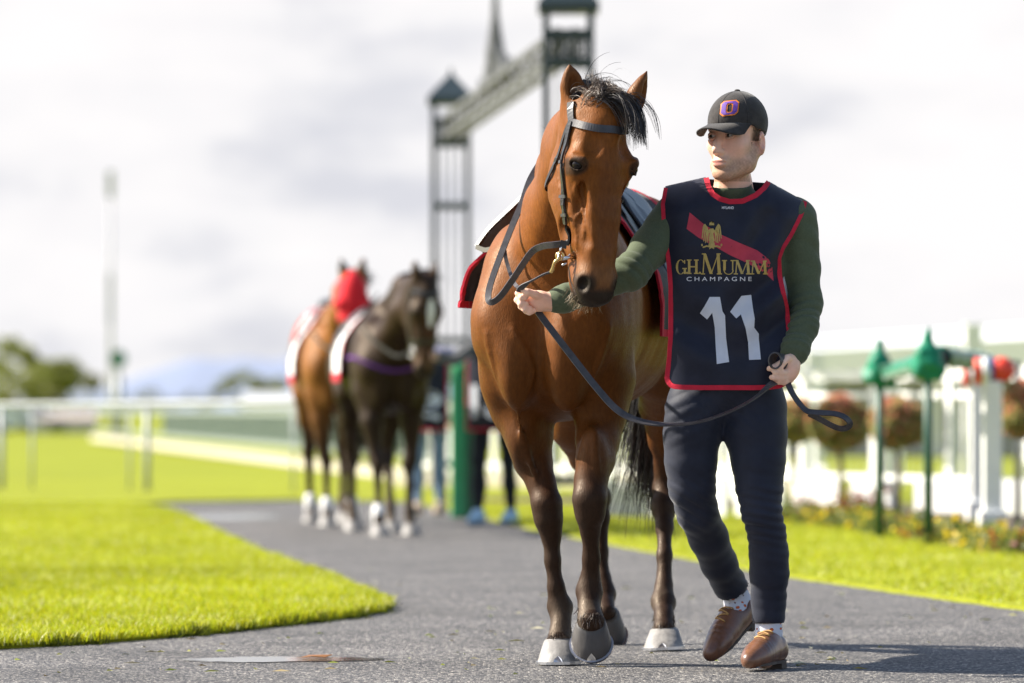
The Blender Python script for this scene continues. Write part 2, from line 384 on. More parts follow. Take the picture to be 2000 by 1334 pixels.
def inside(poly, pts):
    x, y = pts[:, 0], pts[:, 1]; r = np.zeros(len(x), bool); n = len(poly)
    for i in range(n):
        x1, y1 = poly[i]; x2, y2 = poly[(i+1) % n]
        c = ((y1 > y) != (y2 > y)) & (x < (x2-x1)*(y-y1)/((y2-y1) if y2 != y1 else 1e-9)+x1); r ^= c
    return r
def blades(name, poly, box, n, hmin, hmax, wd, seed, edge=None, label=''):
    g = np.random.default_rng(seed); p = np.stack([g.uniform(box[0], box[1], n), g.uniform(box[2], box[3], n)], 1)
    if edge is not None:                              # a fringe along an edge as well
        q = []
        for i in range(len(edge)-1):
            a = np.array(edge[i]); b = np.array(edge[i+1]); k = int(np.linalg.norm(b-a)*900); t = g.uniform(size=(k, 1))
            q.append(a+(b-a)*t+g.normal(size=(k, 2))*.014)
        e2 = np.concatenate(q)
    keep = inside(poly, p); p = p[keep]
    # thin with distance, keep what the camera can see
    vis = np.abs(p[:, 0]/p[:, 1]) < .108; p = p[vis]
    if edge is not None: p = np.concatenate([p, e2[np.abs(e2[:, 0]/e2[:, 1]) < .108]])
    n = len(p); h = g.uniform(hmin, hmax, n)*(1+.15*np.clip(wob(np.c_[p, np.zeros(n)], 5, seed), -1, 1)); a = g.uniform(0, 6.283, n); ln = g.uniform(.1, .9, n)*h; la = g.uniform(0, 6.283, n)
    V = np.zeros((n, 5, 3)); dx = np.cos(a)*wd/2; dy = np.sin(a)*wd/2; z0 = .012
    ox = np.cos(la)*ln; oy = np.sin(la)*ln
    V[:, 0] = np.c_[p[:, 0]-dx, p[:, 1]-dy, np.full(n, z0)]; V[:, 1] = np.c_[p[:, 0]+dx, p[:, 1]+dy, np.full(n, z0)]
    V[:, 2] = np.c_[p[:, 0]+ox*.35+dx*.8, p[:, 1]+oy*.35+dy*.8, z0+h*.6]; V[:, 3] = np.c_[p[:, 0]+ox*.35-dx*.8, p[:, 1]+oy*.35-dy*.8, z0+h*.6]
    V[:, 4] = np.c_[p[:, 0]+ox, p[:, 1]+oy, z0+h*.98]
    b = np.arange(n)[:, None]*5; F = np.concatenate([b+np.array([[0, 1, 2]]), b+np.array([[0, 2, 3]]), b+np.array([[3, 2, 4]])])
    br = g.uniform(.7, 1.3, n)*(1+.08*np.clip(wob(np.c_[p, np.zeros(n)], 2.2, seed+5), -1.5, 1.5)); ye = g.uniform(0, 1, n); pale = (g.uniform(size=n) < .06*(1+np.clip(1.6*wob(np.c_[p, np.zeros(n)], 6, seed+9), -1, 2)))
    c = np.array(GRASS)[None]*br[:, None]*np.c_[.82+.3*ye, np.ones(n), np.ones(n)]
    c[pale] = np.array([.62, .62, .26])  # pale blades put dew glints into the colour
    cols = np.repeat(c, 5, 0)
    return tag(mk(name, V.reshape(-1, 3), F, M_blade, smooth=True, cols=cols), label, 'grass', kind='stuff')
def tufts():
    g = np.random.default_rng(77); V = []; F = []; C = []
    for i in range(9):
        a = np.array(lw_edge[i]); b = np.array(lw_edge[i+1]); L_ = np.linalg.norm(b-a)
        for _ in range(int(L_*11)):
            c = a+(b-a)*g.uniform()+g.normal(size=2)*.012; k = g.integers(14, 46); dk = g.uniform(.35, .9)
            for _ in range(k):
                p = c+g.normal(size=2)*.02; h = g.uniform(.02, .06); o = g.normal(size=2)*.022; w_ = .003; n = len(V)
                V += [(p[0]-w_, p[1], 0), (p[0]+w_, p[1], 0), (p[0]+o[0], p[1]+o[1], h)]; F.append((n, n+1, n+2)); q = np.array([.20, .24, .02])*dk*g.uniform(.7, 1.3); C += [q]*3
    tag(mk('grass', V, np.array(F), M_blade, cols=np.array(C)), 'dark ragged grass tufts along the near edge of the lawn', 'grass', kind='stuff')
tufts()
blades('grass', lawnL, (-4.2, -.3, 17.6, 29), 230000, .02, .05, .0045, 21, lw_edge[:11], 'short bright green grass on the lawn wedge beside the path')
blades('grass', lawnL, (-5.2, -.8, 29, 46), 110000, .012, .03, .008, 22, None, 'short bright green grass on the far part of the lawn wedge')
blades('grass', lawnR, (-1, 5, 20, 47), 140000, .012, .032, .008, 23, None, 'short bright green grass on the verge between path and flower bed')
# bits of straw and leaf litter on the asphalt
def litter():
    g = np.random.default_rng(5); V = []; F = []; C = []
    for _ in range(190):
        Y = 16.2+abs(g.normal())*4.5; X = g.uniform(-.1, .1)*Y; l = g.uniform(.006, .035); wdt = g.uniform(.003, .009); a = g.uniform(0, 3.14); z = .005+g.uniform(0, .004)
        if inside(lawnL, np.array([[X, Y]]))[0] or inside(lawnR, np.array([[X, Y]]))[0]: continue
        u = np.array([math.cos(a), math.sin(a), 0]); v = np.array([-u[1], u[0], 0]); c = np.array([X, Y, z]); n = len(V)
        V += [c-u*l-v*wdt*.3, c-v*wdt, c+u*l, c+v*wdt+np.array([0, 0, .006])]; F.append((n, n+1, n+2, n+3))
        k = [(.42, .40, .10), (.34, .38, .05), (.36, .28, .14), (.5, .46, .3)][g.integers(4)]; C += [k]*4
    tag(mk('litter', V, F, mat('litter', attr=True, rough=.8), smooth=False, cols=np.array(C)), 'scattered straw and grass clippings on the asphalt', 'litter', kind='stuff')
litter()
# wet patch with a fallen brown leaf
M_water = mat('puddle_water', (.035, .036, .04), .1, spec=.5, bump=.05, bscale=30)
def _wet():
    t = M_water.node_tree; N = t.nodes; L = t.links; b = N['Principled BSDF']
    tc = N.new('ShaderNodeTexCoord'); ln = N.new('ShaderNodeVectorMath'); ln.operation = 'LENGTH'
    mp = N.new('ShaderNodeMapping'); mp.inputs['Location'].default_value = (-1, -1, 0); mp.inputs['Scale'].default_value = (2, 2, 0); L.new(tc.outputs['Generated'], mp.inputs[0]); L.new(mp.outputs[0], ln.inputs[0])
    n = N.new('ShaderNodeTexNoise'); n.inputs['Scale'].default_value = 12; n.inputs['Detail'].default_value = 6; L.new(tc.outputs['Object'], n.inputs['Vector'])
    a = N.new('ShaderNodeMath'); a.operation = 'ADD'; L.new(ln.outputs['Value'], a.inputs[0]); L.new(n.outputs[0], a.inputs[1])
    r = N.new('ShaderNodeMapRange'); r.inputs[1].default_value = 1.6; r.inputs[2].default_value = 1.35; L.new(a.outputs[0], r.inputs[0]); L.new(r.outputs[0], b.inputs['Alpha'])
_wet()
def blob(c, rx, ry, z, seed, n=56):
    g = np.random.default_rng(seed); ph = g.uniform(0, 6.28, 5); out = []
    for k in range(n):
        a = 2*math.pi*k/n; r = 1+.12*math.sin(2*a+ph[0])+.1*math.sin(3*a+ph[1])+.06*math.sin(5*a+ph[2])+.05*math.sin(8*a+ph[3]); out.append((c[0]+rx*r*math.cos(a), c[1]+ry*r*math.sin(a), z))
    return out
pc = G(545, 1289); mk_p = blob(pc, .33, .20, .003, 3); tag(mk('puddle', mk_p, [tuple(range(len(mk_p)))], M_water, smooth=False), kind='structure')
pc = G(440, 1010); mk_p = blob(pc, .42, 1.3, .003, 8); tag(mk('puddle', mk_p, [tuple(range(len(mk_p)))], M_water, smooth=False), kind='structure')
lf = MB(); c0 = G(618, 1288)
for i in range(1): lf.add([c0+np.array(q) for q in ((-.05, 0, .008), (-.02, -.022, .012), (.03, -.02, .008), (.055, .002, .016), (.02, .02, .01), (-.025, .018, .014))], [(0, 1, 2, 3, 4, 5)])
tag(lf.build('leaf', mat('dead_leaf', (.24, .10, .03), .7), thick=.002), 'small dead brown leaf lying in the puddle on the path', 'leaf')
# ================================================================ HORSES
M_coat = mat('bay_coat', attr=True, rough=.46, noise=.07, nscale=22, bump=.38, bscale=170, bdist=.003, spec=.27, sheen=.0)
def _coat():                                           # short hair: fine streaks that run down the coat
    t = M_coat.node_tree; N = t.nodes; L = t.links; b = N['Principled BSDF']
    b.inputs['Specular Tint'].default_value = (1, .78, .55, 1); b.inputs['Sheen Tint'].default_value = (1, .62, .22, 1); b.inputs['Sheen Roughness'].default_value = .35
    bp = [n for n in N if n.type == 'BUMP'][0]; tc = [n for n in N if n.type == 'TEX_COORD'][0]
    mp = N.new('ShaderNodeMapping'); mp.inputs['Scale'].default_value = (1, 1, .34); L.new(tc.outputs['Object'], mp.inputs[0])
    n = N.new('ShaderNodeTexNoise'); n.inputs['Scale'].default_value = 260; n.inputs['Detail'].default_value = 3; L.new(mp.outputs[0], n.inputs['Vector'])
    L.new(n.outputs[0], bp.inputs['Height'])
    r = N.new('ShaderNodeMapRange'); r.inputs[1].default_value = .3; r.inputs[2].default_value = .7; r.inputs[3].default_value = .40; r.inputs[4].default_value = .66; L.new(n.outputs[0], r.inputs[0]); L.new(r.outputs[0], b.inputs['Roughness'])
    n2 = N.new('ShaderNodeTexNoise'); n2.inputs['Scale'].default_value = 120; n2.inputs['Detail'].default_value = 4; L.new(mp.outputs[0], n2.inputs['Vector'])
    r2 = N.new('ShaderNodeMapRange'); r2.inputs[1].default_value = .3; r2.inputs[2].default_value = .7; r2.inputs[3].default_value = .84; r2.inputs[4].default_value = 1.18; L.new(n2.outputs[0], r2.inputs[0])
    mx = N.new('ShaderNodeMix'); mx.data_type = 'RGBA'; mx.blend_type = 'MULTIPLY'; mx.inputs[0].default_value = 1; src = b.inputs['Base Color'].links[0].from_socket; L.new(src, mx.inputs[6]); L.new(r2.outputs[0], mx.inputs[7]); L.new(mx.outputs[2], b.inputs['Base Color'])
_coat()
M_hair = mat('black_hair', (.022, .017, .015), .38, noise=.3, nscale=30, spec=.5)
M_eye = mat('horse_eye', (.008, .005, .004), .08, spec=.28)
M_hoofw = mat('hoof_horn', (.21, .20, .188), .55, noise=.45, nscale=18, stretch=(1, 1, .35), bump=.2, bscale=60)
M_hoofsh = mat('shaded_hoof_horn', (.06, .054, .05), .45, noise=.4, nscale=14, stretch=(1, 1, .35), bump=.2, bscale=60)  # hoof horn with the shade on the lifted hooves put into its colour
M_shoe = mat('horseshoe_metal', (.62, .63, .65), .3, metal=1)
M_leather = mat('black_leather', (.018, .017, .018), .36, noise=.35, nscale=40, bump=.15, bscale=220, bdist=.002)
M_leathl = mat('worn_leather', (.045, .042, .045), .4, noise=.35, nscale=40, bump=.15, bscale=220, bdist=.002)
M_brass = mat('brass', (.72, .52, .22), .25, metal=1); M_steel = mat('steel', (.66, .66, .66), .22, metal=1)
def frame_horse(O, a):
    bk = np.array([math.sin(a), math.cos(a), 0]); lt = np.array([math.cos(a), -math.sin(a), 0]); A = np.array([bk, lt, [0, 0, 1]])
    B = lambda s, t, z: np.array([O[0], O[1], 0])+bk*s+lt*t+np.array([0, 0, z])
    return B, A
def frame_head(org, yaw, pitch=0, roll=0):
    # local axes of the head: x to the horse's left, y from forehead back to the jaw, z from muzzle up to the poll
    x = np.array([math.cos(yaw), math.sin(yaw), 0]); y = np.array([-math.sin(yaw), math.cos(yaw), 0]); z = np.array([0, 0, 1.])
    y, z = y*math.cos(pitch)+z*math.sin(pitch), z*math.cos(pitch)-y*math.sin(pitch)
    x, z = x*math.cos(roll)+z*math.sin(roll), z*math.cos(roll)-x*math.sin(roll)
    org = np.array(org, float); A = np.array([x, y, z])
    return (lambda u, v, q: org+x*u+y*v+z*q), A
def head_prims(f, H, A, hd=True, ears=((.045, .10, .0), (.028, .03, .17), -.0)):
    f.ell(H(0, .105, -.10), (.082, .105, .15), A, .05)
    f.ell(H(0, .085, -.185), (.094, .082, .15), A, .05)
    f.chain([(H(0, .075, -.22), .072), (H(0, .062, -.36), .053), (H(0, .056, -.48), .047), (H(0, .058, -.54), .046)], .05)
    for sg in (-1, 1):
        f.ell(H(.082*sg, .062, -.195), (.034, .05, .048), A, .035)
        f.ell(H(.052*sg, .19, -.235), (.036, .115, .125), A, .05)
        f.ell(H(.050*sg, .13, -.36), (.026, .075, .11), A, .05)
        f.cone(H(.086*sg, .092, -.25), H(.064*sg, .088, -.41), .014, .010, .012)
        f.ell(H(.040*sg, .048, -.575), (.028, .036, .044), A, .03)
    f.chain([(H(0, .23, -.27), .055), (H(0, .175, -.42), .045), (H(0, .145, -.54), .036), (H(0, .142, -.585), .036)], .05)
    f.ell(H(0, .075, -.565), (.058, .066, .072), A, .04)
    f.ell(H(0, .062, -.617), (.044, .044, .03), A, .03)
    f.ell(H(0, .128, -.612), (.034, .036, .028), A, .02)
    if hd:
        for sg in (-1, 1):
            f.ell(H(.060*sg, .008, -.128), (.022, .02, .032), A, .03, '-')
            f.ell(H(.064*sg, .020, -.583), (.017, .032, .026), A, .010, '-')
            f.ell(H(.070*sg, .050, -.325), (.014, .022, .075), A, .022, '-'); f.ell(H(.070*sg, .150, -.415), (.016, .034, .05), A, .022, '-')
            f.cone(H(.045*sg, .03, -.24), H(.034*sg, .016, -.46), .012, .010, .022)
            f.cone(H(.058*sg, .158, -.528), H(.046*sg, .096, -.612), .0075, .0075, .008, '-')
        f.cone(H(.04, .093, -.607), H(-.04, .093, -.607), .006, .006, .012, '-')
def ear(f, base, tip, facing, wd=.034, hollow=True):
    base = np.array(base); tip = np.array(tip); ax = tip-base; l = np.linalg.norm(ax); ax /= l
    fc = np.array(facing, float); fc -= ax*(fc@ax); fc /= np.linalg.norm(fc); sd_ = np.cross(ax, fc); A = np.array([sd_, fc, ax])
    f.ell(base+ax*l*.42, (wd, .026, l*.46), A, .02)
    f.cone(base+ax*l*.55, tip, wd*.62, .006, .02, '+', (fc, .6))
    f.cone(base-ax*.02, base+ax*.03, .03, .028, .04)
    if hollow: f.ell(base+ax*l*.47+fc*.026, (wd*.62, .026, l*.42), A, .012, '-')
def body_prims(f, B, A, w=1.0, drop=0.0):
    f.ell(B(.78, 0, 1.19), (.62, .285*w, .335), A, .06)
    f.ell(B(.36, 0, 1.17), (.33, .235*w, .36), A, .08)
    f.cone(B(.45, 0, 1.47-drop*.5), B(1.15, 0, 1.46-drop), .12, .14, .1)
    f.cone(B(.36, 0, 1.53-drop*.6), B(.62, 0, 1.565-drop*.7), .06, .045, .1)
    f.ell(B(1.27, 0, 1.345-drop), (.34, .265*w, .27), A, .08)
    f.cone(B(1.50, 0, 1.38), B(1.64, 0, 1.27), .055, .035, .06)
    for sg in (-1, 1):
        f.ell(B(1.38, .125*sg, 1.16), (.21, .145, .30), A, .06)
        f.ell(B(.25, .15*sg, 1.18), (.17, .105, .27), A, .12)
        f.ell(B(.10, .155*sg, 1.13), (.085, .08, .11), A, .11)
        f.ell(B(.085, .085*sg, 1.01), (.10, .078, .17), A, .06)
        f.ell(B(.24, .155*sg, .97), (.11, .075, .15), A, .05)
    f.ell(B(.25, 0, .97), (.17, .14, .11), A, .05)
def leg(f, pts, k=.025, k0=.06): f.chain(pts, k, k0=k0)
def hoof(name, cor, bot, fwd, parent, mt, up=(0, 0, 1), wid=1.0, shoe=True):
    # rings from the coronet down to the ground surface, toe leaning forward
    cor = np.array(cor, float); bot = np.array(bot, float); fwd = np.array(fwd, float); fwd /= np.linalg.norm(fwd); up = np.array(up, float)
    ax = bot-cor; sdv = np.cross(fwd, ax); sdv /= np.linalg.norm(sdv); V = []; F = []; n = 24
    prof = [(-.10, .038, .040, 0), (0, .049, .050, 0), (.10, .052, .054, .004), (.55, .062, .066, .012), (.93, .070, .076, .022), (1.0, .069, .075, .022)]
    for t, rs, rf, off in prof:
        for k in range(n):
            a = 2*math.pi*k/n; ca, sa = math.cos(a), math.sin(a)
            fr = rf*(1 if ca > 0 else .72); V.append(cor+ax*t+fwd*(off+fr*ca)+sdv*rs*wid*sa)
    for i in range(len(prof)-1):
        for k in range(n): k2 = (k+1) % n; F.append((i*n+k, i*n+k2, (i+1)*n+k2, (i+1)*n+k))
    F += [tuple(range(n)), tuple(range((len(prof)-1)*n, len(prof)*n))[::-1]]
    o = mk(name, V, F, mt, parent)
    if shoe:
        m = MB(); pts = []; d = ax/np.linalg.norm(ax)
        for k in range(-9, 10):
            a = k/9*math.radians(140); ca, sa = math.cos(a), math.sin(a); pts.append(bot+d*.003+fwd*(.022+.071*(1 if ca > 0 else .72)*ca)+sdv*.066*wid*sa)
        m.ribbon(pts, [np.array(p)-bot-fwd*.02 for p in pts], .02, .009)
        c = bot+fwd*(.022+.077); m.add([c-sdv*.016+d*.002, c+sdv*.016+d*.002, c+sdv*.012-d*.012-fwd*.003, c-d*.024-fwd*.009, c-sdv*.012-d*.012-fwd*.003], [(0, 1, 2, 3, 4)])
        m.build('horseshoe', M_shoe, o)
    return o
def strands(name, roots, mat_, parent, length, seed, drift, seg=8, wd=.0022, grav=.5, curl=.02, lenvar=.4, clump=0, tight=.25):
    g = np.random.default_rng(seed); n = len(roots); roots = np.array(roots); V = np.zeros((n, seg+1, 2, 3)); p = roots.copy(); d = np.array([drift(i, g) for i in range(n)]); d /= np.linalg.norm(d, axis=1, keepdims=True)
    ln = length*(1-lenvar*g.uniform(size=n)); sid = g.normal(size=(n, 3)); sid /= np.linalg.norm(sid, axis=1, keepdims=True); sw = g.normal(size=(n, 3))*curl
    if clump:
        gi = np.arange(clump); cid = np.argmin(((roots[:, None]-roots[None, gi])**2).sum(2)+g.uniform(0, 2e-4, (n, clump)), 1); d = d[cid]+g.normal(size=(n, 3))*.10; d /= np.linalg.norm(d, axis=1, keepdims=True); sw = sw[cid]+g.normal(size=(n, 3))*curl*.25
    for s in range(seg+1):
        ww = wd*(1-.75*s/seg); V[:, s, 0] = p-sid*ww/2; V[:, s, 1] = p+sid*ww/2
        p = p+d*(ln/seg)[:, None]
        if clump: p = p+(p[cid]-p)*tight*(s/seg)
        d = d+np.array([0, 0, -grav/seg])+sw+g.normal(size=(n, 3))*curl*.5; d /= np.linalg.norm(d, axis=1, keepdims=True)
    b = np.arange(n)[:, None]*(seg+1)*2; F = np.concatenate([b+np.array([[2*s, 2*s+1, 2*s+3, 2*s+2]]) for s in range(seg)])
    return mk(name, V.reshape(-1, 3), F, mat_, parent)

# ---------------------------------------------------------------- the led bay horse
A0 = R(15); O0 = (.081, 16.92)
B, BA = frame_horse(O0, A0)
H, HA = frame_head(P(1197, 203, 16.38), R(28), R(0), R(-3))
hf = Field(); body_prims(hf, B, BA)
# neck: throat line and crest line
latn = BA[1]
hf.chain([(H(0, .16, -.06), .085), (P(1130, 310, 16.82), .112), (P(1110, 420, 17.0), .145), (P(1092, 530, 17.14), .185)], .08, flat=(latn, .92))
hf.chain([(H(0, .17, .0), .06), (P(1130, 262, 16.88), .062), (P(1108, 330, 17.12), .078), (B(.42, 0, 1.50), .085)], .10)
hf.cone(P(1060, 480, 17.0), P(1105, 330, 16.78), .05, .03, .06)
head_prims(hf, H, HA)
earR = (P(1123, 206, 16.50), P(1113, 128, 16.47)); earL = (P(1233, 212, 16.50), P(1263, 140, 16.50))
ear(hf, earR[0], earR[1], (.25, -1, 0), .034); ear(hf, earL[0], earL[1], (1, -.35, -.2), .033)
# right fore (planted)
rf = [(P(1012, 745, 17.18), .115), (P(1022, 800, 17.2), .098), (P(1033, 850, 17.2), .078), (P(1041, 900, 17.19), .062), (P(1058, 945, 17.16), .045), (P(1067, 985, 17.13), .049), (P(1071, 1015, 17.13), .044), (P(1076, 1045, 17.14), .031),
      (P(1079, 1095, 17.14), .0235), (P(1087, 1150, 17.14), .026), (P(1094, 1184, 17.15), .039), (P(1096, 1216, 17.12), .030), (P(1092, 1250, 17.09), .041)]
leg(hf, rf); hf.cone(P(1076, 1060, 17.18), P(1090, 1160, 17.19), .017, .02, .02)
hf.ell(P(1095, 1192, 17.19), (.032, .03, .03), None, .02)
hf.ell(P(1018, 830, 17.13), (.05, .06, .13), None, .04)      # forearm muscle
# left fore (lifted, swinging through)
lf_ = [(P(1178, 745, 17.14), .105), (P(1176, 810, 17.10), .080), (P(1166, 860, 17.06), .070), (P(1161, 900, 17.02), .061), (P(1153, 940, 16.97), .049), (P(1151, 975, 16.94), .054), (P(1152, 1005, 16.95), .044), (P(1153, 1035, 16.98), .031),
       (P(1155, 1090, 17.02), .0255), (P(1153, 1130, 17.04), .030), (P(1151, 1155, 17.04), .040), (P(1151, 1184, 17.01), .033), (P(1154, 1213, 16.97), .046)]
leg(hf, lf_); hf.cone(P(1153, 1045, 17.02), P(1153, 1140, 17.08), .018, .022, .02)
hf.ell(P(1158, 890, 16.97), (.045, .05, .10), None, .04)
# left hind (planted)
lh = [(B(1.36, .135, 1.16), .155), (B(1.17, .165, .99), .115), (P(1292, 790, 18.30), .078), (P(1299, 860, 18.40), .056), (P(1300, 915, 18.47), .040), (P(1297, 955, 18.48), .042), (P(1296, 990, 18.42), .040), (P(1298, 1030, 18.38), .029),
      (P(1298, 1085, 18.32), .0255), (P(1297, 1145, 18.27), .029), (P(1296, 1176, 18.24), .041), (P(1297, 1206, 18.17), .031), (P(1297, 1229, 18.13), .040)]
leg(hf, lh); hf.cone(P(1300, 905, 18.55), P(1298, 945, 18.58), .022, .026, .03); hf.cone(P(1298, 955, 18.55), P(1298, 1130, 18.36), .02, .018, .02)
# right hind (toe just leaving the ground)
rh = [(B(1.40, -.13, 1.14), .155), (B(1.24, -.155, .98), .11), (P(1118, 830, 18.34), .077), (P(1140, 890, 18.50), .056), (P(1160, 940, 18.68), .042), (P(1168, 970, 18.72), .043), (P(1170, 1010, 18.70), .034),
      (P(1173, 1080, 18.66), .0255), (P(1176, 1135, 18.62), .030), (P(1178, 1160, 18.60), .041), (P(1180, 1184, 18.54), .032), (P(1183, 1198, 18.50), .038)]
leg(hf, rh); hf.cone(P(1162, 925, 18.78), P(1168, 955, 18.8), .02, .025, .03)
EYES = {}
for sg in (-1, 1):
    S_ = hf.snap(np.array([H(.118*sg, .020, -.203)]), 0., 12)[0]; n__ = hf.grad(S_[None])[0]; e1 = HA[1]*1-n__*(HA[1]@n__); e1 /= np.linalg.norm(e1); e1 = e1*.94+HA[2]*.34; e1 -= n__*(e1@n__); e1 /= np.linalg.norm(e1); e2 = np.cross(n__, e1); e2 = e2 if e2@HA[2] > 0 else -e2; EYES[sg] = (S_, n__)
    hf.ell(S_, (.024, .014, .02), np.array([e1, e2, n__]), .010, '-')
    for up_, rr in ((1, .0070), (-1, .0048)): hf.chain([(S_+e1*.0265*math.cos(t)+e2*up_*.0165*math.sin(t)+n__*(-.002+.006*math.sin(t)), rr*(.7+.3*math.sin(t))) for t in np.linspace(0, math.pi, 9)], .004)
    hf.cone(S_+e2*.030-e1*.02+n__*.0, S_+e2*.030+e1*.022, .007, .006, .02)
for sg in (-1, 1):
    for vp in ([(.086, .05, -.245), (.078, .05, -.29), (.066, .06, -.33), (.062, .085, -.37), (.058, .11, -.40)], [(.066, .06, -.33), (.056, .045, -.375), (.05, .05, -.43)], [(.08, .13, -.30), (.075, .10, -.35), (.062, .08, -.41), (.052, .075, -.46)], [(.088, .2, -.18), (.088, .16, -.27), (.078, .125, -.33)]):
        q = hf.snap(np.array([H(a*sg, b, c) for a, b, c in vp]), -.001); hf.chain([(p, .0042) for p in spline(q, 3)], .007)
for vp in ([(1000, 640, 16.9), (1030, 690, 16.9), (1040, 740, 16.9), (1030, 790, 16.95)], [(1200, 640, 16.9), (1185, 700, 16.9), (1190, 760, 16.9)], [(1010, 820, 17.0), (1030, 880, 17.0), (1050, 930, 17.0)], [(1170, 830, 16.9), (1165, 880, 16.9), (1172, 920, 16.9)], [(960, 650, 17.0), (975, 720, 17.0), (985, 780, 17.05)]):
    q = hf.snap(np.array([P(*a) for a in vp]), -.003, 10); hf.chain([(p, .007) for p in spline(q, 4)], .014)
hx = (P(1060, 0, 16.5)[0]-.02, P(1270, 0, 16.5)[0]+.02); hz = (P(0, 600, 16.4)[2]-.02, 2.0)
V, F = hf.mesh(.0085, (((hx[0], hx[1], .0042),), ((16.30, 16.75, .0045),), ((hz[0], hz[1], .0045),)), smooth=2)
n_ = vnormals(V, F)
loc = np.stack([(V-np.array([O0[0], O0[1], 0]))@BA[i] for i in range(3)], 1)
hl = np.stack([(V-H(0, 0, 0))@HA[i] for i in range(3)], 1); ishead = (hl[:, 1] < .32) & (hl[:, 2] > -.68) & (V[:, 1] < 16.78) & (hl[:, 0] > -.17)
legz = sst(.72, .42, V[:, 2])
V = V+n_*((wob(V, 26, 3)*.0035*(1-.6*ishead)*(1-.7*legz))+wob(V, 60, 4)*.0012*(1-.5*ishead)+ishead*wob(V, 75, 9)*.0009)[:, None]
def bay(V, loc, hl, ishead, seed=1, base=(.165, .050, .0075)):
    n = len(V); base = np.array(base); dark = np.array([.017, .012, .010]); c = np.tile(base, (n, 1))*(1+.10*wob(V, 7, seed))[:, None]
    wz = V[:, 2]+.05*wob(V, 14, seed+1)
    c = c*(1-.42*sst(1.25, .85, V[:, 2]+.03*wob(V, 9, seed+7)))[:, None]  # darker below: dark-bay tone, deepened to match the shaded chest
    k = sst(.80, .50, wz)*.94; c = c*(1-k[:, None])+np.array([.020, .011, .008])*k[:, None]
    k = sst(.22, .08, wz)*.5*(wob(V, 40, seed+2) > -.2); c = c*(1-k[:, None])+np.array([.12, .095, .07])*k[:, None]   # dust on the pasterns
    f = ishead.astype(float)
    k = f*sst(-.45, -.56, hl[:, 2])*.35*(hl[:, 1] < .1); c = c*(1-k[:, None])+np.array([.19, .105, .055])*k[:, None]
    k = f*np.maximum(sst(-.572, -.608, hl[:, 2]+.012*wob(V, 30, 5)), sst(.05, .025, np.hypot((np.abs(hl[:, 0])-.06)/1.0, (hl[:, 2]+.59)/1.15))*(hl[:, 1] < .08)*.9); c = c*(1-k[:, None])+dark*k[:, None]
    k = f*.45*sst(.05, .02, np.abs(hl[:, 0]))*sst(-.1, -.25, hl[:, 2])*sst(-.56, -.4, hl[:, 2]); c = c*(1-k[:, None])+np.array([.10, .035, .016])*k[:, None]
    k = f*sst(.035, .024, np.hypot(np.abs(hl[:, 0])-.103, hl[:, 2]+.205))*sst(.12, .08, hl[:, 1])*.8; c = c*(1-k[:, None])+dark*k[:, None]
    k = f*sst(.032, .022, np.linalg.norm((np.c_[np.abs(hl[:, 0]), hl[:, 1], hl[:, 2]]-np.array([.064, .022, -.583]))/np.array([1, 1.2, 1.05]), axis=1)); c = c*(1-k[:, None])+np.array([.004, .003, .003])*k[:, None]
    a_ = np.array([.058, .158, -.528]); d_ = np.array([.046, .096, -.612])-a_; q_ = np.c_[np.abs(hl[:, 0]), hl[:, 1], hl[:, 2]]-a_; t_ = np.clip(q_@d_/(d_@d_), 0, 1); k = f*sst(.016, .009, np.linalg.norm(q_-t_[:, None]*d_, axis=1)); c = c*(1-k[:, None])+np.array([.012, .007, .007])*k[:, None]
    k = f*sst(-.02, .10, hl[:, 2])*.55; c = c*(1-k[:, None])+np.array([.07, .035, .018])*k[:, None]
    return np.clip(c, .004, 1)
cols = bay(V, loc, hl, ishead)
for sg in (-1, 1):
    k = sst(.031, .022, np.linalg.norm(V-EYES[sg][0], axis=1))*.85; cols = cols*(1-k[:, None])+np.array([.020, .013, .010])*k[:, None]
# inside of the ears goes dark where the hollow is
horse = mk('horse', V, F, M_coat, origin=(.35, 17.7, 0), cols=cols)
tag(horse, 'bay racehorse with black lower legs, led by the man in a cap', 'horse')
HB = bvh_of(V, F)
for sg in (-1, 1):
    S_, n__ = EYES[sg]; e_ = MB(); c = S_-n__*.013
    for i in range(15):
        th = math.pi*i/14
        for j in range(20): ph = 2*math.pi*j/20; e_.V.append(tuple(c+.0225*np.array([math.sin(th)*math.cos(ph), math.sin(th)*math.sin(ph), math.cos(th)])))
    for i in range(14):
        for j in range(20): e_.F.append((i*20+j, (i+1)*20+j, (i+1)*20+(j+1) % 20, i*20+(j+1) % 20))
    mk('eye', e_.V, e_.F, M_eye, horse)
# hooves
def hoof_at(px, py, Y, coro, fwd, mt, wid=1.0):
    b = P(px, py, Y); b[2] = .012; return hoof('hoof', coro, b, fwd, horse, mt, wid=wid)
fw = -BA[0]
hoof_at(1092, 1298, 17.06, rf[-1][0], (-.05, -1, 0), M_hoofw); hoof_at(1297, 1271, 18.08, lh[-1][0], (-.1, -1, 0), M_hoofw)
c_ = lf_[-1][0]; hoof('hoof', c_, c_+np.array([.002, .036, -.058]), (0, -.66, -.75), horse, M_hoofsh, wid=.97)
c_ = rh[-1][0]; hoof('hoof', c_, c_+np.array([.004, .05, -.06]), (.1, -.6, -.75), horse, M_hoofsh)
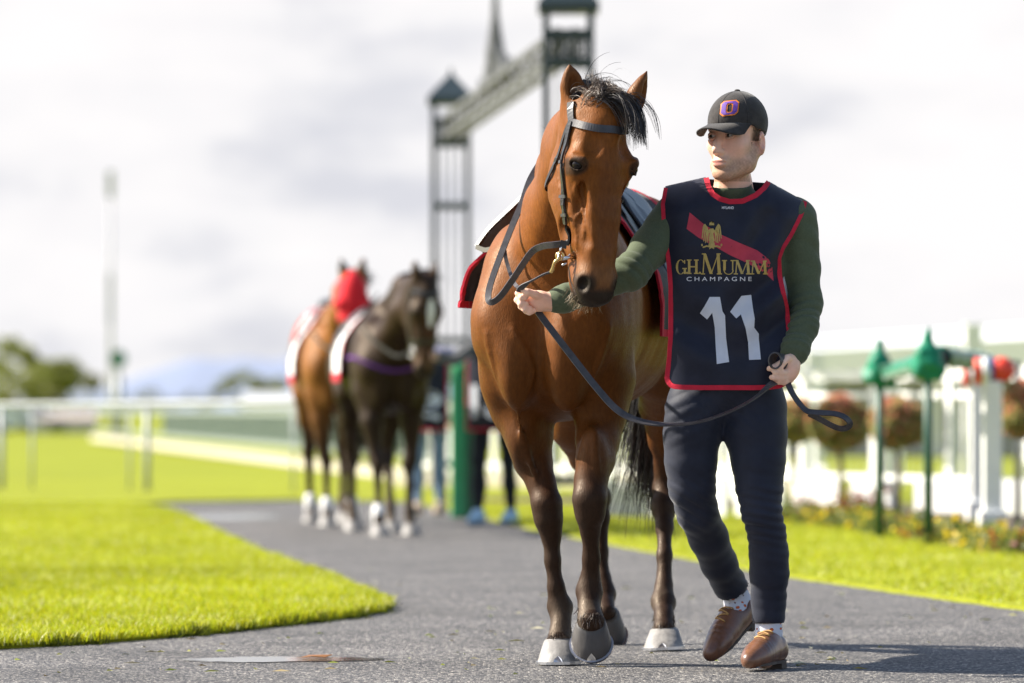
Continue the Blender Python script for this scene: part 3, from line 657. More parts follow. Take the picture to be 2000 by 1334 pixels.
# mane, forelock, tail
g = np.random.default_rng(4); roots = []
for _ in range(1300):
    u, v = g.normal()*.034, g.normal()*.035; roots.append(H(.012+u, .085+v*.9, .035-abs(u)*.4))
def d_up(i, g):
    return HA[0]*g.normal(.15, .55)+HA[1]*(-.15+g.normal()*.4)+HA[2]*(.75+g.normal()*.35)
strands('poll_tuft', hf.snap(np.array(roots), .0), mat('grey_brown_hair', (.15, .115, .09), .45, noise=.4, nscale=30), horse, .085, 5, d_up, 8, .0024, 2.6, .06, clump=70)  # poll tuft hair is paler than the mane
roots = [H(.02+g.normal()*.022, .045+g.normal()*.022, .03+g.normal()*.008) for _ in range(700)]
strands('forelock', hf.snap(np.array(roots), .002), M_hair, horse, .235, 6, lambda i, g: HA[0]*(.62+g.normal()*.22)-HA[1]*(.75+g.normal()*.12)+HA[2]*(.15+g.normal()*.15), 12, .0026, 3.4, .022, clump=34)
roots = [H(.03+g.normal()*.03, .075+g.normal()*.03, .035) for _ in range(26)]
strands('forelock', hf.snap(np.array(roots), .002), M_hair, horse, .15, 16, lambda i, g: HA[0]*(.8+g.normal()*.4)+HA[2]*(.8+g.normal()*.3), 12, .0014, 1.8, .10)
crest = spline([H(0, .2, .03), P(1118, 250, 16.97), P(1092, 320, 17.24), B(.40, 0, 1.60)], 40); roots = []
for p in crest:
    for _ in range(9): roots.append(p+latn*g.normal()*.018)
strands('mane', hf.snap(np.array(roots), .0), M_hair, horse, .20, 7, lambda i, g: latn*(.9+g.normal()*.35)+np.array([0, 0, .5+g.normal()*.25]), 9, .0032, 2.6, .03)
dock = B(1.62, 0, 1.28); roots = []
for _ in range(3600):
    t = g.uniform(); roots.append(dock+BA[0]*(.0+.05*t)+latn*g.normal()*.025-np.array([0, 0, .32*t]))
strands('tail', roots, M_hair, horse, .62, 8, lambda i, g: BA[0]*(.25+g.normal()*.1)+latn*(g.normal()*.16-.02)-np.array([0, 0, 1]), 12, .0042, .6, .014, .4)
m = MB(); m.tube([dock+np.array([0, -.03, .06]), dock, dock+BA[0]*.05-np.array([0, 0, .12]), dock+BA[0]*.08-np.array([0, 0, .36])], [.045, .04, .03, .012]); m.build('tail_dock', M_hair, horse, smooth=True)
M_feath = mat('pastern_hair', (.075, .052, .038), .6)
for leg_, nn0 in ((rf, 260), (lf_, 200), (lh, 220)):
    c_ = leg_[-1][0]; roots = []
    for _ in range(nn0): a = g.uniform(0, 6.28); z = g.uniform(-.005, .05); roots.append(c_+np.array([.05*math.cos(a), .05*math.sin(a), z]))
    tag(strands('coronet_hair', hf.snap(np.array(roots), 0.), M_feath, horse, .028, 12, lambda i, g: np.array([g.normal()*.35, g.normal()*.35-.2, -1]), 4, .003, 0, .04), kind='stuff')
# whiskers on chin and lip
roots = [H(g.normal()*.028, .125+g.normal()*.03, -.625+g.normal()*.012) for _ in range(110)]+[H(g.normal()*.03, .15+g.normal()*.02, -.59+g.normal()*.015) for _ in range(60)]
M_whisk = mat('whisker', (.30, .22, .13), .5)
strands('whiskers', hf.snap(np.array(roots), 0.), M_whisk, horse, .046, 9, lambda i, g: HA[0]*(-.35+g.normal()*.6)+HA[1]*(.2+g.normal()*.3)-HA[2]*(.8+g.normal()*.3), 5, .0016, .4, .06)
# ================================================================ THE MAN WITH THE LEAD REIN
def cloth(name, col, rough=.85, noise=.18, nscale=14, bump=.5, bscale=500, sheen=.25, bdist=.0015, col2=None):
    return mat(name, col, rough, noise=noise, nscale=nscale, bump=bump, bscale=bscale, sheen=sheen, spec=.2, bdist=bdist, col2=col2)
M_skin = mat('skin', attr=True, rough=.5, noise=.06, nscale=60, bump=.15, bscale=300, bdist=.001, spec=.35, sss=.15)
M_sweat = cloth('green_knit', (.086, .106, .062), nscale=170, noise=.12, sheen=.2)
M_jean = cloth('dark_denim', (.012, .014, .025), rough=.6, nscale=6, sheen=.2, col2=(.022, .026, .043))
M_navy = cloth('navy_bib_cloth', (.015, .017, .031), rough=.45, noise=.2, sheen=.35, bump=.25)
M_redb = cloth('red_binding', (.52, .022, .045), sheen=.1); M_sash = cloth('red_print', (.50, .055, .085), sheen=.1)
M_gold = mat('gold_print', (.46, .33, .085), .45, noise=.2, nscale=60); M_white = cloth('white_cloth', (.60, .63, .70), rough=.7, noise=.06, sheen=.1)
M_whitep = mat('white_print', (.75, .75, .78), .6); M_black = mat('black_rubber', (.015, .014, .014), .6)
M_cap = cloth('black_cap_cotton', (.040, .036, .034), noise=.3, nscale=40); M_orange = mat('orange_thread', (.75, .20, .02), .6); M_purple = mat('purple_thread', (.13, .045, .33), .6, noise=.3, nscale=90)
M_brown = mat('brown_shoe_leather', (.15, .066, .034), .34, noise=.35, nscale=16, bump=.12, bscale=40, coat=.25); M_lace = mat('tan_lace', (.42, .24, .08), .7)
M_sole = mat('shoe_sole', (.06, .045, .035), .7); M_mhair = mat('brown_hair', (.09, .06, .035), .6)
YM = 16.78
# ---- head frame: l to his left, f forward (towards the horse), u up
hy = R(37); hp = R(-2)
fv = np.array([-math.sin(hy), -math.cos(hy), 0]); lv = np.array([math.cos(hy), -math.sin(hy), 0]); uv = np.array([0, 0, 1.])
fv = fv*math.cos(hp)+uv*math.sin(hp); uv = np.cross(lv, fv)*1; uv = uv if uv[2] > 0 else -uv
MA = np.array([lv, fv, uv]); MO = P(1438, 264, YM-.02); KS = 1.09
def MH(l, f, u): return MO+(lv*l+fv*f+uv*u)*KS
def sc(r): return tuple(np.array(r)*KS)
mf = Field()
mf.ell(MH(0, -.012, .035), sc((.076, .095, .085)), MA, .03); mf.ell(MH(0, .028, -.04), sc((.059, .06, .082)), MA, .03)
for sg in (-1, 1):
    mf.chain([(MH(.058*sg, -.005, -.055), .022*KS), (MH(.05*sg, .02, -.09), .022*KS), (MH(.02*sg, .066, -.113), .021*KS)], .025)
    mf.ell(MH(.040*sg, .048, -.030), sc((.026, .026, .024)), MA, .03)
    mf.cone(MH(.012*sg, .080, .022), MH(.043*sg, .066, .022), .0115*KS, .011*KS, .02)
    mf.ell(MH(.031*sg, .097, -.002), sc((.018, .016, .011)), MA, .012, '-')
    mf.ell(MH(.0125*sg, .095, -.050), sc((.009, .010, .008)), MA, .008)
    EA = np.array([lv*.8+(-fv)*.6*sg, fv*.8*sg+lv*.6, uv]) if sg > 0 else np.array([lv*.8+fv*.6, -lv*.6+fv*.8, uv])
    mf.ell(MH(.076*sg, -.022, -.026), sc((.012, .024, .036)), EA, .008)
    mf.ell(MH(.091*sg, -.012, -.022), sc((.010, .012, .020)), EA, .006, '-')
mf.ell(MH(0, .076, -.116), sc((.022, .017, .017)), MA, .02)
mf.chain([(MH(0, .083, .010), .010*KS), (MH(0, .098, -.022), .0105*KS), (MH(0, .108, -.043), .0125*KS)], .014)
mf.ell(MH(0, .084, -.078), sc((.027, .015, .02)), MA, .015)
mf.ell(MH(0, .0955, -.0765), sc((.026, .0078, .0062)), MA, .006); mf.ell(MH(0, .094, -.0885), sc((.023, .0078, .0072)), MA, .006)
mf.cone(MH(-.029, .092, -.0823), MH(.029, .092, -.0823), .0012*KS, .0012*KS, .004, '-')
mf.chain([(P(1434, 320, YM+.01), .052), (P(1432, 370, YM+.01), .058), (P(1434, 410, YM+.02), .064)], .03)
# torso and limbs (smaller than the clothes)
sh_R, sh_L = P(1322, 425, YM), P(1548, 432, YM+.02)
mf.cone(sh_R, sh_L, .055, .055, .05); mf.ell(P(1432, 500, YM+.01), (.15, .095, .19), None, .06); mf.ell(P(1424, 650, YM), (.13, .09, .17), None, .06); mf.ell(P(1418, 765, YM), (.14, .075, .10), None, .03)
aR = [(sh_R, .055), (P(1275, 477, 16.72), .045), (P(1233, 530, 16.66), .040), (P(1160, 562, 16.66), .036), (P(1084, 588, 16.64), .026), (P(1068, 590, 16.635), .025)]
aL = [(sh_L, .055), (P(1564, 510, 16.80), .045), (P(1574, 592, 16.78), .040), (P(1565, 640, 16.72), .036), (P(1551, 690, 16.66), .027), (P(1546, 702, 16.65), .026)]
mf.chain(aR, .03); mf.chain(aL, .03)
Rl = [(1357, 800, 16.76, .100), (1351, 850, 16.76, .091), (1349, 900, 16.76, .083), (1351, 950, 16.77, .074), (1362, 1000, 16.81, .066), (1384, 1050, 16.91, .064), (1404, 1100, 17.02, .059), (1424, 1142, 17.11, .054)]
Ll = [(1478, 800, 16.78, .102), (1478, 850, 16.76, .099), (1481, 900, 16.74, .086), (1483, 950, 16.73, .074), (1487, 1000, 16.72, .062), (1497, 1040, 16.74, .059), (1501, 1080, 16.76, .061), (1502, 1120, 16.78, .061), (1501, 1170, 16.80, .054), (1501, 1203, 16.80, .0525)]
for l_ in (Rl, Ll): mf.chain([(P(a, b, c), max(r-.03, .03)) for a, b, c, r in l_], .03)
mf.chain([(P(1424, 1142, 17.11), .036), (P(1442, 1172, 17.155), .032), (P(1440, 1212, 17.135), .026), (P(1408, 1266, 17.04), .012)], .03)
mf.chain([(P(1501, 1203, 16.80), .036), (P(1503, 1252, 16.80), .032), (P(1494, 1286, 16.74), .026), (P(1472, 1293, 16.64), .012)], .03)
# right hand: closed on the rein, thumb on top
YR = 16.615
mf.chain([(P(1068, 590, 16.632), .025), (P(1056, 588, 16.625), .027), (P(1040, 586, 16.622), .026)], .015, flat=((0, 1, 0), .8))
mf.ell(P(1050, 588, 16.628), (.028, .02, .031), None, .015)
for pts in ([(1037, 571, 16.630), (1021, 567, 16.622), (1012, 573, 16.600), (1019, 581, 16.588), (1027, 581, 16.590)],
            [(1034, 582, 16.634), (1018, 579, 16.628), (1010, 586, 16.604), (1017, 594, 16.592), (1028, 593, 16.594)],
            [(1037, 593, 16.632), (1023, 592, 16.626), (1018, 599, 16.605), (1025, 604, 16.593), (1035, 602, 16.596)],
            [(1042, 602, 16.630), (1031, 602, 16.624), (1028, 607, 16.608), (1034, 610, 16.598), (1043, 607, 16.600)]):
    mf.chain([(P(*q), r) for q, r in zip(pts, (.0105, .0100, .0098, .0092, .0085))], .006)
mf.chain([(P(1062, 583, 16.612), .013), (P(1045, 575, 16.590), .0118), (P(1030, 571, 16.576), .0108), (P(1017, 564, 16.578), .0092)], .008)
# left hand: hanging, fingers curled round the coiled rein
mf.chain([(P(1546, 702, 16.65), .025), (P(1544, 716, 16.635), .028), (P(1542, 730, 16.625), .026)], .015, flat=((.75, -.6, 0), .85))
mf.ell(P(1544, 720, 16.637), (.026, .024, .033), None, .015)
for pts in ([(1536, 706, 16.615), (1522, 712, 16.595), (1508, 718, 16.592), (1502, 720, 16.60)],
            [(1540, 727, 16.615), (1528, 728, 16.590), (1515, 727, 16.585), (1511, 723, 16.60)],
            [(1541, 736, 16.620), (1529, 738, 16.596), (1514, 738, 16.588), (1507, 737, 16.598)],
            [(1542, 743, 16.630), (1532, 746, 16.606), (1520, 745, 16.598), (1513, 742, 16.605)]):
    mf.chain([(P(*q), r) for q, r in zip(pts, (.0115, .0105, .0098, .0088))], .006)
mf.chain([(P(1546, 700, 16.625), .0135), (P(1538, 700, 16.60), .0115), (P(1529, 708, 16.585), .0105), (P(1524, 719, 16.580), .009)], .008)
fx = [(P(1366, 0, YM)[0], P(1502, 0, YM)[0], .0028), (P(1002, 0, 16.6)[0], P(1075, 0, 16.6)[0], .0030), (P(1497, 0, 16.6)[0], P(1562, 0, 16.6)[0], .0030)]
fz = [(P(0, 356, YM)[2], P(0, 180, YM)[2], .0028), (P(0, 620, 16.6)[2], P(0, 552, 16.6)[2], .0030), (P(0, 760, 16.6)[2], P(0, 692, 16.6)[2], .0030)]
V, F = mf.mesh(.010, (fx, [(16.54, 16.92, .0032)], fz), smooth=1)
ml = np.stack([(V-MO)@MA[i]/KS for i in range(3)], 1); n = len(V)
skin = np.tile(np.array([.86, .53, .385]), (n, 1))*(1+.07*wob(V, 40, 2))[:, None]*np.c_[np.ones(n), 1-.07*np.clip(wob(V, 55, 21), -1, 1.5), 1-.09*np.clip(wob(V, 55, 21), -1, 1.5)]
face = (ml[:, 2] > -.16) & (ml[:, 2] < .2) & (V[:, 2] > 1.5)
def blend(k, c): 
    global skin
    skin = skin*(1-k[:, None])+np.array(c)*k[:, None]
k = face*sst(.022, .006, np.hypot(ml[:, 0]/1.35, (ml[:, 2]+.082)/.62))*(ml[:, 1] > .07); blend(k*.8, (.52, .19, .16))
beard = face*np.maximum(sst(-.055, -.085, ml[:, 2])*(ml[:, 2] > -.14), sst(.025, .06, np.abs(ml[:, 0]))*sst(-.01, -.05, ml[:, 2])*sst(.06, .02, ml[:, 1]))*(ml[:, 1] > -.02)
beard = beard*(1-sst(.028, .012, np.hypot(ml[:, 0]/1.35, (ml[:, 2]+.082)/.62))*(ml[:, 1] > .07))
blend(beard*(.62+.1*wob(V, 900, 3)), (.27, .155, .085))
k = face*sst(.008, .003, np.abs(ml[:, 2]-.022-.01*np.abs(ml[:, 0])/.04))*(np.abs(ml[:, 0]) > .014)*(np.abs(ml[:, 0]) < .052)*(ml[:, 1] > .05); blend(k*.8, (.10, .06, .035))
k = face*sst(.05, .02, np.hypot(np.abs(ml[:, 0])-.04, ml[:, 2]+.03))*(ml[:, 1] > .03); blend(k*.3, (.72, .36, .28))
k = face*(ml[:, 1] < .035)*(ml[:, 2] > -.02)*(np.abs(ml[:, 0]) < .078)*sst(.03, .0, ml[:, 1]); blend(k*.9, (.10, .065, .038))
k = face*sst(.076, .083, np.abs(ml[:, 0]))*(ml[:, 1] < .02); blend(k*.6, (.74, .36, .29))
base = np.array([P(1450, 0, 16.85)[0], 16.85, 0])
man = mk('person', V, F, M_skin, origin=base, cols=np.clip(skin, .01, 1))
tag(man, 'man in black cap and navy number 11 bib leading the bay horse', 'person')
# hair at the sides is part of the head colour; eyes and lids
M_iris = mat('eye_white', (.55, .52, .50), .15, spec=.6); M_pupil = mat('iris', (.03, .025, .02), .1, spec=.6)
def ball(c, r, n=14, m=9, A=None):
    b = MB(); A = np.eye(3) if A is None else A
    for i in range(m+1):
        th = math.pi*i/m
        for j in range(n): ph = 2*math.pi*j/n; q = np.array([math.sin(th)*math.cos(ph), math.sin(th)*math.sin(ph), math.cos(th)])*np.array(r); b.V.append(tuple(np.array(c)+A.T@q))
    for i in range(m):
        for j in range(n): b.F.append((i*n+j, (i+1)*n+j, (i+1)*n+(j+1) % n, i*n+(j+1) % n))
    return b
for sg in (-1, 1):
    c = MH(.031*sg, .0735, -.002); e_ = ball(c, np.array([.0125]*3)*KS, A=MA); eo = mk('eye', e_.V, e_.F, M_iris, man)
    d = fv*.98-lv*.25; d /= np.linalg.norm(d); i_ = ball(c+d*.0088*KS, np.array([.006]*3)*KS); mk('iris', i_.V, i_.F, M_pupil, eo)
    for up_ in (1, -1):
        lid = MB(); lid.tube([MH(.031*sg+.014*math.cos(t), .0775+.009*math.sin(t), -.002+up_*(.0075*math.sin(t)+.0005)) for t in np.linspace(0, math.pi, 11)], .0032*KS, 7); lid.build('eyelid', mat('eyelid_skin', (.6, .36, .27), .5), man, smooth=True)
# ---- knitted sweater
sf = Field()
sf.cone(P(1325, 427, YM), P(1546, 434, YM+.02), .078, .076, .06); sf.ell(P(1432, 505, YM+.01), (.178, .118, .21), None, .06); sf.ell(P(1424, 650, YM), (.165, .108, .18), None, .06); sf.ell(P(1419, 730, YM), (.17, .112, .09), None, .05)
SR = [(P(1325, 425, YM), .078), (P(1300, 450, 16.75), .070), (P(1272, 482, 16.72), .061), (P(1234, 530, 16.66), .055), (P(1160, 562, 16.66), .049), (P(1100, 584, 16.645), .041), (P(1083, 588, 16.64), .036)]
SL = [(P(1545, 432, YM+.02), .077), (P(1557, 470, 16.80), .066), (P(1563, 520, 16.80), .060), (P(1574, 592, 16.78), .0505), (P(1567, 640, 16.72), .048), (P(1554, 680, 16.67), .041), (P(1550, 692, 16.66), .038)]
sf.chain(SR, .03); sf.chain(SL, .03)
sf.chain([(P(1436, 420, YM+.03), .085), (P(1433, 400, YM+.015), .075)], .03)
sf.cone(P(1432, 392, YM+.012), P(1428, 368, YM-.012), .076, .070, .012)      # neck band
sf.cone(P(1428, 385, YM+.0), P(1426, 300, YM-.02), .0655, .0655, .006, '-'); sf.ell(P(1418, 318, YM-.08), (.2, .12, .082), None, .006, '-')
V, F = sf.mesh(.0068, ([(P(1372, 0, YM)[0], P(1492, 0, YM)[0], .0034)], [(YM-.09, YM+.09, .0036)], [(P(0, 402, YM)[2], P(0, 338, YM)[2], .003)]), smooth=1); nn = vnormals(V, F)
def folds(V, c, ax, amp, wl, rad, phase=0, tilt=(0, 0, 0)):
    d = V-c; ax = np.array(ax)/np.linalg.norm(ax); s = d@ax; rr = np.exp(-(np.linalg.norm(d, axis=1)/rad)**2)
    w_ = s+(d@np.array(tilt)); return amp*rr*(np.abs(np.sin(w_*math.pi/wl+phase+.6*wob(V, 18, 31)))-.5)
axR = P(1234, 530, 16.66)-P(1300, 450, 16.75); axL = P(1567, 640, 16.72)-P(1574, 592, 16.78)
dsp = folds(V, P(1236, 528, 16.6), axR, .010, .035, .09)+folds(V, P(1135, 572, 16.6), P(1080, 589, 16.6)-P(1160, 562, 16.6), .005, .03, .07)+folds(V, P(1562, 600, 16.7), axL, .009, .03, .08, .5, (.3, 0, 0))+folds(V, P(1556, 665, 16.65), axL, .006, .026, .07)+folds(V, P(1560, 480, 16.75), axL, .006, .05, .1)
V = V+nn*(dsp+wob(V, 34, 8)*.0016)[:, None]
mk('sweater', V, F, M_sweat, man)
# ---- jeans
jf = Field()
jf.ell(P(1419, 752, YM), (.172, .118, .10), None, .05)
for l_ in (Rl, Ll): jf.chain([(P(a, b, c), r) for a, b, c, r in l_], .02, k0=.04)
jf.cone(P(1424, 1142, 17.11), P(1434, 1160, 17.14), .053, .050, .01); 
for a_, b_, r_ in ((P(1417, 1128, 17.09), P(1431, 1153, 17.13), .0575), (P(1501, 1186, 16.80), P(1501, 1206, 16.80), .0545)): jf.cone(a_, b_, r_, r_, .006)
jf.cone(P(1436, 1166, 17.145), P(1446, 1186, 17.18), .062, .08, .004, '-'); jf.cone(P(1501, 1247, 16.80), P(1501, 1260, 16.80), .066, .07, .004, '-')
V, F = jf.mesh(.0068, smooth=1); nn = vnormals(V, F)
dsp = folds(V, P(1350, 985, 16.75), (0.25, 0, 1), .008, .034, .11, 0, (.3, 0, 0))+folds(V, P(1490, 1010, 16.7), (-.1, 0, 1), .011, .030, .11, .4, (.25, 0, 0))+folds(V, P(1500, 930, 16.7), (.3, 0, 1), .004, .05, .1)
dsp = dsp+folds(V, P(1415, 800, 16.66), (0, 0, 1), .007, .045, .10, 0, (.9, 0, 0))+folds(V, P(1325, 800, 16.7), (0, 0, 1), .006, .04, .10, 0, (-.5, 0, 0))+folds(V, P(1440, 1110, 17.1), (.3, 0, 1), .006, .03, .08)+folds(V, P(1510, 1150, 16.8), (0, 0, 1), .005, .034, .08)
V = V+nn*(dsp*.75+wob(V, 22, 12)*.0012)[:, None]; mk('jeans', V, F, M_jean, man)
# ---- socks with small orange birds
M_sock = bpy.data.materials.new('patterned_sock'); M_sock.use_nodes = True
def _sock():
    t = M_sock.node_tree; N = t.nodes; L = t.links; b = N['Principled BSDF']; tc = N.new('ShaderNodeTexCoord')
    mp = N.new('ShaderNodeMapping'); mp.inputs['Scale'].default_value = (42, 42, 58); mp.inputs['Rotation'].default_value = (.2, .3, .4); L.new(tc.outputs['Object'], mp.inputs[0])
    v = N.new('ShaderNodeTexVoronoi'); v.inputs['Randomness'].default_value = .55; v.inputs['Scale'].default_value = 1; L.new(mp.outputs[0], v.inputs['Vector'])
    n = N.new('ShaderNodeTexNoise'); n.inputs['Scale'].default_value = 90; L.new(tc.outputs['Object'], n.inputs['Vector'])
    ad = N.new('ShaderNodeMath'); ad.operation = 'MULTIPLY_ADD'; L.new(n.outputs[0], ad.inputs[0]); ad.inputs[1].default_value = .35; L.new(v.outputs['Distance'], ad.inputs[2])
    r = N.new('ShaderNodeValToRGB'); r.color_ramp.interpolation = 'CONSTANT'; e = r.color_ramp.elements; e[0].color = (.62, .13, .03, 1); e[1].position = .47; e[1].color = (.58, .60, .66, 1)
    q = r.color_ramp.elements.new(.43); q.color = (.10, .06, .06, 1); L.new(ad.outputs[0], r.inputs[0]); L.new(r.outputs[0], b.inputs['Base Color']); b.inputs['Roughness'].default_value = .9
_sock()
for pts in ([(P(1430, 1140, 17.12), .044), (P(1440, 1172, 17.155), .043), (P(1437, 1205, 17.12), .042)], [(P(1501, 1195, 16.80), .045), (P(1502, 1235, 16.80), .043), (P(1500, 1262, 16.78), .042)]):
    k_ = Field(); k_.chain(pts, .01); V, F = k_.mesh(.006, smooth=1); V = V+vnormals(V, F)*(wob(V, 90, 5)*.0012)[:, None]; mk('sock', V, F, M_sock, man)
# ---- derby shoes
def shoe(heel, toe, ank, up, side):
    heel, toe, ank = map(np.array, (heel, toe, ank)); f = toe-heel; ln = np.linalg.norm(f); f = f/ln; up = np.array(up, float); up -= f*(up@f); up /= np.linalg.norm(up); sd_ = np.cross(up, f)
    A = np.array([f, sd_, up]); q = lambda a, b, c: heel+f*a*ln+sd_*b+up*c
    s_ = Field()
    s_.chain([(q(.10, 0, .040), .038), (q(.32, 0, .042), .040), (q(.55, .0, .036), .041), (q(.74, 0, .028), .040), (q(.90, .002, .022), .028), (q(.97, .003, .020), .022)], .03)
    s_.chain([(q(.14, 0, .05), .037), (q(.16, 0, .060), .040)], .03); s_.cone(q(.40, 0, .066), q(.60, 0, .045), .032, .032, .03)
    s_.cone(q(.30, 0, .078), q(.42, 0, .074), .030, .028, .02)
    s_.ell(ank+up*.030, (.046, .046, .05), None, .008, '-')
    s_.ell(q(.5, 0, -.055), (ln*.7, .12, .062), A, .012, '-')
    V, F = s_.mesh(.0042, smooth=1); nn = vnormals(V, F)
    V = V+nn*(folds(V, q(.68, 0, .06), f, .0028, .022, .04, 0, sd_*.2)+wob(V, 45, 6)*.0007)[:, None]
    o = mk('shoe', V, F, M_brown, man)
    prof = [(.0, .026), (.06, .033), (.2, .036), (.4, .035), (.6, .042), (.75, .043), (.88, .034), (.96, .024), (1.015, .008)]
    m = MB(); L_, R_ = [q(t, -w_, 0) for t, w_ in prof], [q(t, w_, 0) for t, w_ in prof]; ring = L_+R_[::-1]; nr = len(ring); th = [.012]*nr
    m.add([p+up*.0 for p in ring]+[p+up*.010 for p in ring], [tuple(range(nr))[::-1], tuple(range(nr, 2*nr))]+[(i, (i+1) % nr, (i+1) % nr+nr, i+nr) for i in range(nr)])
    m.build('sole', M_sole, o); m = MB()
    hr = [q(t, w_, -.018) for t, w_ in ((.0, -.026), (.06, -.033), (.24, -.035), (.24, .035), (.06, .033), (.0, .026))]; m.add(hr+[p+up*.019 for p in hr], [(5,4,3,2,1,0), (6,7,8,9,10,11)]+[(i, (i+1) % 6, (i+1) % 6+6, i+6) for i in range(6)]); m.build('heel', M_sole, o)
    for i in range(5):
        t = .36+.055*i; pts = np.array([q(t+.02*(-1)**i*b/.02, b, .12) for b in np.linspace(-.024, .024, 9)])
        for it in range(60): 
            dd = s_(pts); pts = pts-up*np.clip(dd-.002, -.01, .01)[:, None]*.8
        l_ = MB(); l_.tube(pts, .0026, 6); l_.build('lace', M_lace, o, smooth=True)
    return o
upL = np.array([0, .06, 1.]); shoe(P(1522, 1296, 16.84)+[0, 0, .004], P(1461, 1303, 16.60), P(1502, 1245, 16.80), upL, 1)
hR = P(1472, 1204, 17.20); tR = P(1388, 1290, 17.02); shoe(hR, tR, P(1439, 1188, 17.13), np.cross(np.cross(tR-hR, (0, 0, 1)), tR-hR)*1.0+np.array([-.02, -.02, 0]), 1)
# ================================================================ BIB, CAP
def pw(pts):
    xs, ys = zip(*pts); return lambda v: np.interp(v, xs, ys)
bxL = pw([(360, 1301), (372, 1298), (400, 1293), (450, 1296), (500, 1303), (560, 1308), (650, 1308), (700, 1305), (735, 1301), (748, 1306), (756, 1316)])
bxR = pw([(360, 1570), (395, 1574), (420, 1566), (460, 1546), (485, 1530), (505, 1523), (540, 1525), (600, 1538), (650, 1543), (700, 1543), (730, 1541), (748, 1530), (756, 1517)])
ysh = pw([(1290, 367), (1300, 364), (1380, 346), (1500, 354), (1572, 394), (1580, 400)])
yneck = pw([(1380, 346), (1383, 362), (1392, 377), (1405, 386), (1425, 392), (1450, 391), (1475, 380), (1492, 366), (1500, 354)])
def bib_top(px): return np.where((px > 1380) & (px < 1500), yneck(px), ysh(px))
bth = pw([(360, .12), (430, .138), (480, .148), (560, .142), (650, .140), (760, .147)])
def bib_pt(px, py, back=False):
    px = np.asarray(px, float); py = np.asarray(py, float)
    xl, xr = bxL(np.minimum(py, 730)), bxR(np.minimum(py, 730)); cx = (1300+1545)/2; u = (px-cx)/132.0
    t = bth(py); v = np.clip((py-ysh(px)+4)/62, 0, 1); roll = np.sqrt(np.clip(1-(1-v)**2, 0, 1))
    Y = YM+.01-t*roll*np.sqrt(np.clip(1-.62*np.clip(np.abs(u), 0, 1.12)**2.2, .05, 1))
    if back: Y = YM+.01+(YM+.01-Y)*.92
    q = np.stack([px, py, np.zeros_like(px)], -1)/100
    # drape: folds that run from the chest towards the hem, a pull across the waist at his left
    lowk = sst(430, 700, py)
    wr = .0045*lowk*np.sin((px-1300)/27.+.004*(py-560)+1.1*wob(q, 1.3, 40))+.003*wob(q, 3.2, 41)
    dg = (px-1470)*.55+(py-600)*.84; wr = wr+.011*np.exp(-((px-1510)/75.)**2-((py-600)/95.)**2)*np.sin(dg/13.+.8*wob(q, 1.5, 43))
    dg2 = (px-1340)*.5-(py-480)*.86; wr = wr+.005*np.exp(-((px-1360)/80.)**2-((py-640)/110.)**2)*np.sin(dg2/16.)
    wr = wr+.005*np.exp(-((px-1500)/70.)**2-((py-460)/60.)**2)*np.sin(((px-1500)*.9+(py-460)*.45)/11.)
    Y = Y-2.3*wr*v
    return np.stack([(px-1000)*Y/FPX, Y, HC+(HOR-py)*Y/FPX], -1)
def bib_panel(back):
    nu, nv = 90, 130; u = np.linspace(0, 1, nu+1); v = np.linspace(0, 1, nv+1)
    pv = 346+v*(756-346); PX = np.zeros((nv+1, nu+1)); PY = np.zeros_like(PX)
    for i in range(nv+1):
        px = bxL(pv[i])+u*(bxR(pv[i])-bxL(pv[i])); py = np.maximum(pv[i], bib_top(px) if not back else ysh(px)+4); PX[i] = px; PY[i] = py
    pts = bib_pt(PX, PY, back).reshape(-1, 3); F = []
    for i in range(nv):
        for j in range(nu):
            a = i*(nu+1)+j; q = (a, a+nu+1, a+nu+2, a+1)
            if PY[i+1, j]-PY[i, j] < .01 and PY[i+1, j+1]-PY[i, j+1] < .01: continue
            F.append(q if not back else q[::-1])
    return pts, F
V1, F1 = bib_panel(False); V2, F2 = bib_panel(True)
bib = mk('bib', np.concatenate([V1, V2]), F1+[tuple(i+len(V1) for i in f) for f in F2], M_navy, man, thick=.0025)
BB = bvh_of(V1, F1)
def edge_ribbon(name, pxs, pys, wdt, m, back=False, off=.0035):
    c = bib_pt(np.array(pxs, float), np.array(pys, float), back); c[:, 1] += off if back else -off
    t = np.gradient(c, axis=0); wd = [np.cross(q, (0, 1, 0)) for q in t]
    b = MB(); b.ribbon(c, wd, wdt, .004); return b.build(name, m, bib)
yy = np.linspace(368, 735, 70); edge_ribbon('binding', bxL(yy)+2, yy, .015, M_redb)
yy = np.linspace(394, 735, 76); edge_ribbon('binding', bxR(yy)-2, yy, .015, M_redb)
hem = np.linspace(0, 1, 60); hx_ = spline([(1302, 735), (1306, 747), (1318, 755), (1360, 757), (1420, 757), (1480, 757), (1520, 754), (1536, 745), (1541, 733)], 8); edge_ribbon('binding', hx_[:, 0], hx_[:, 1], .016, M_redb)
xx = np.linspace(1379.5, 1500.5, 50); edge_ribbon('neck_binding', xx, yneck(xx)+2, .017, M_redb)
yy = np.linspace(368, 735, 50); edge_ribbon('binding', bxL(yy)+2, yy, .015, M_redb, True)
yy = np.linspace(394, 735, 50); edge_ribbon('binding', bxR(yy)-2, yy, .015, M_redb, True)
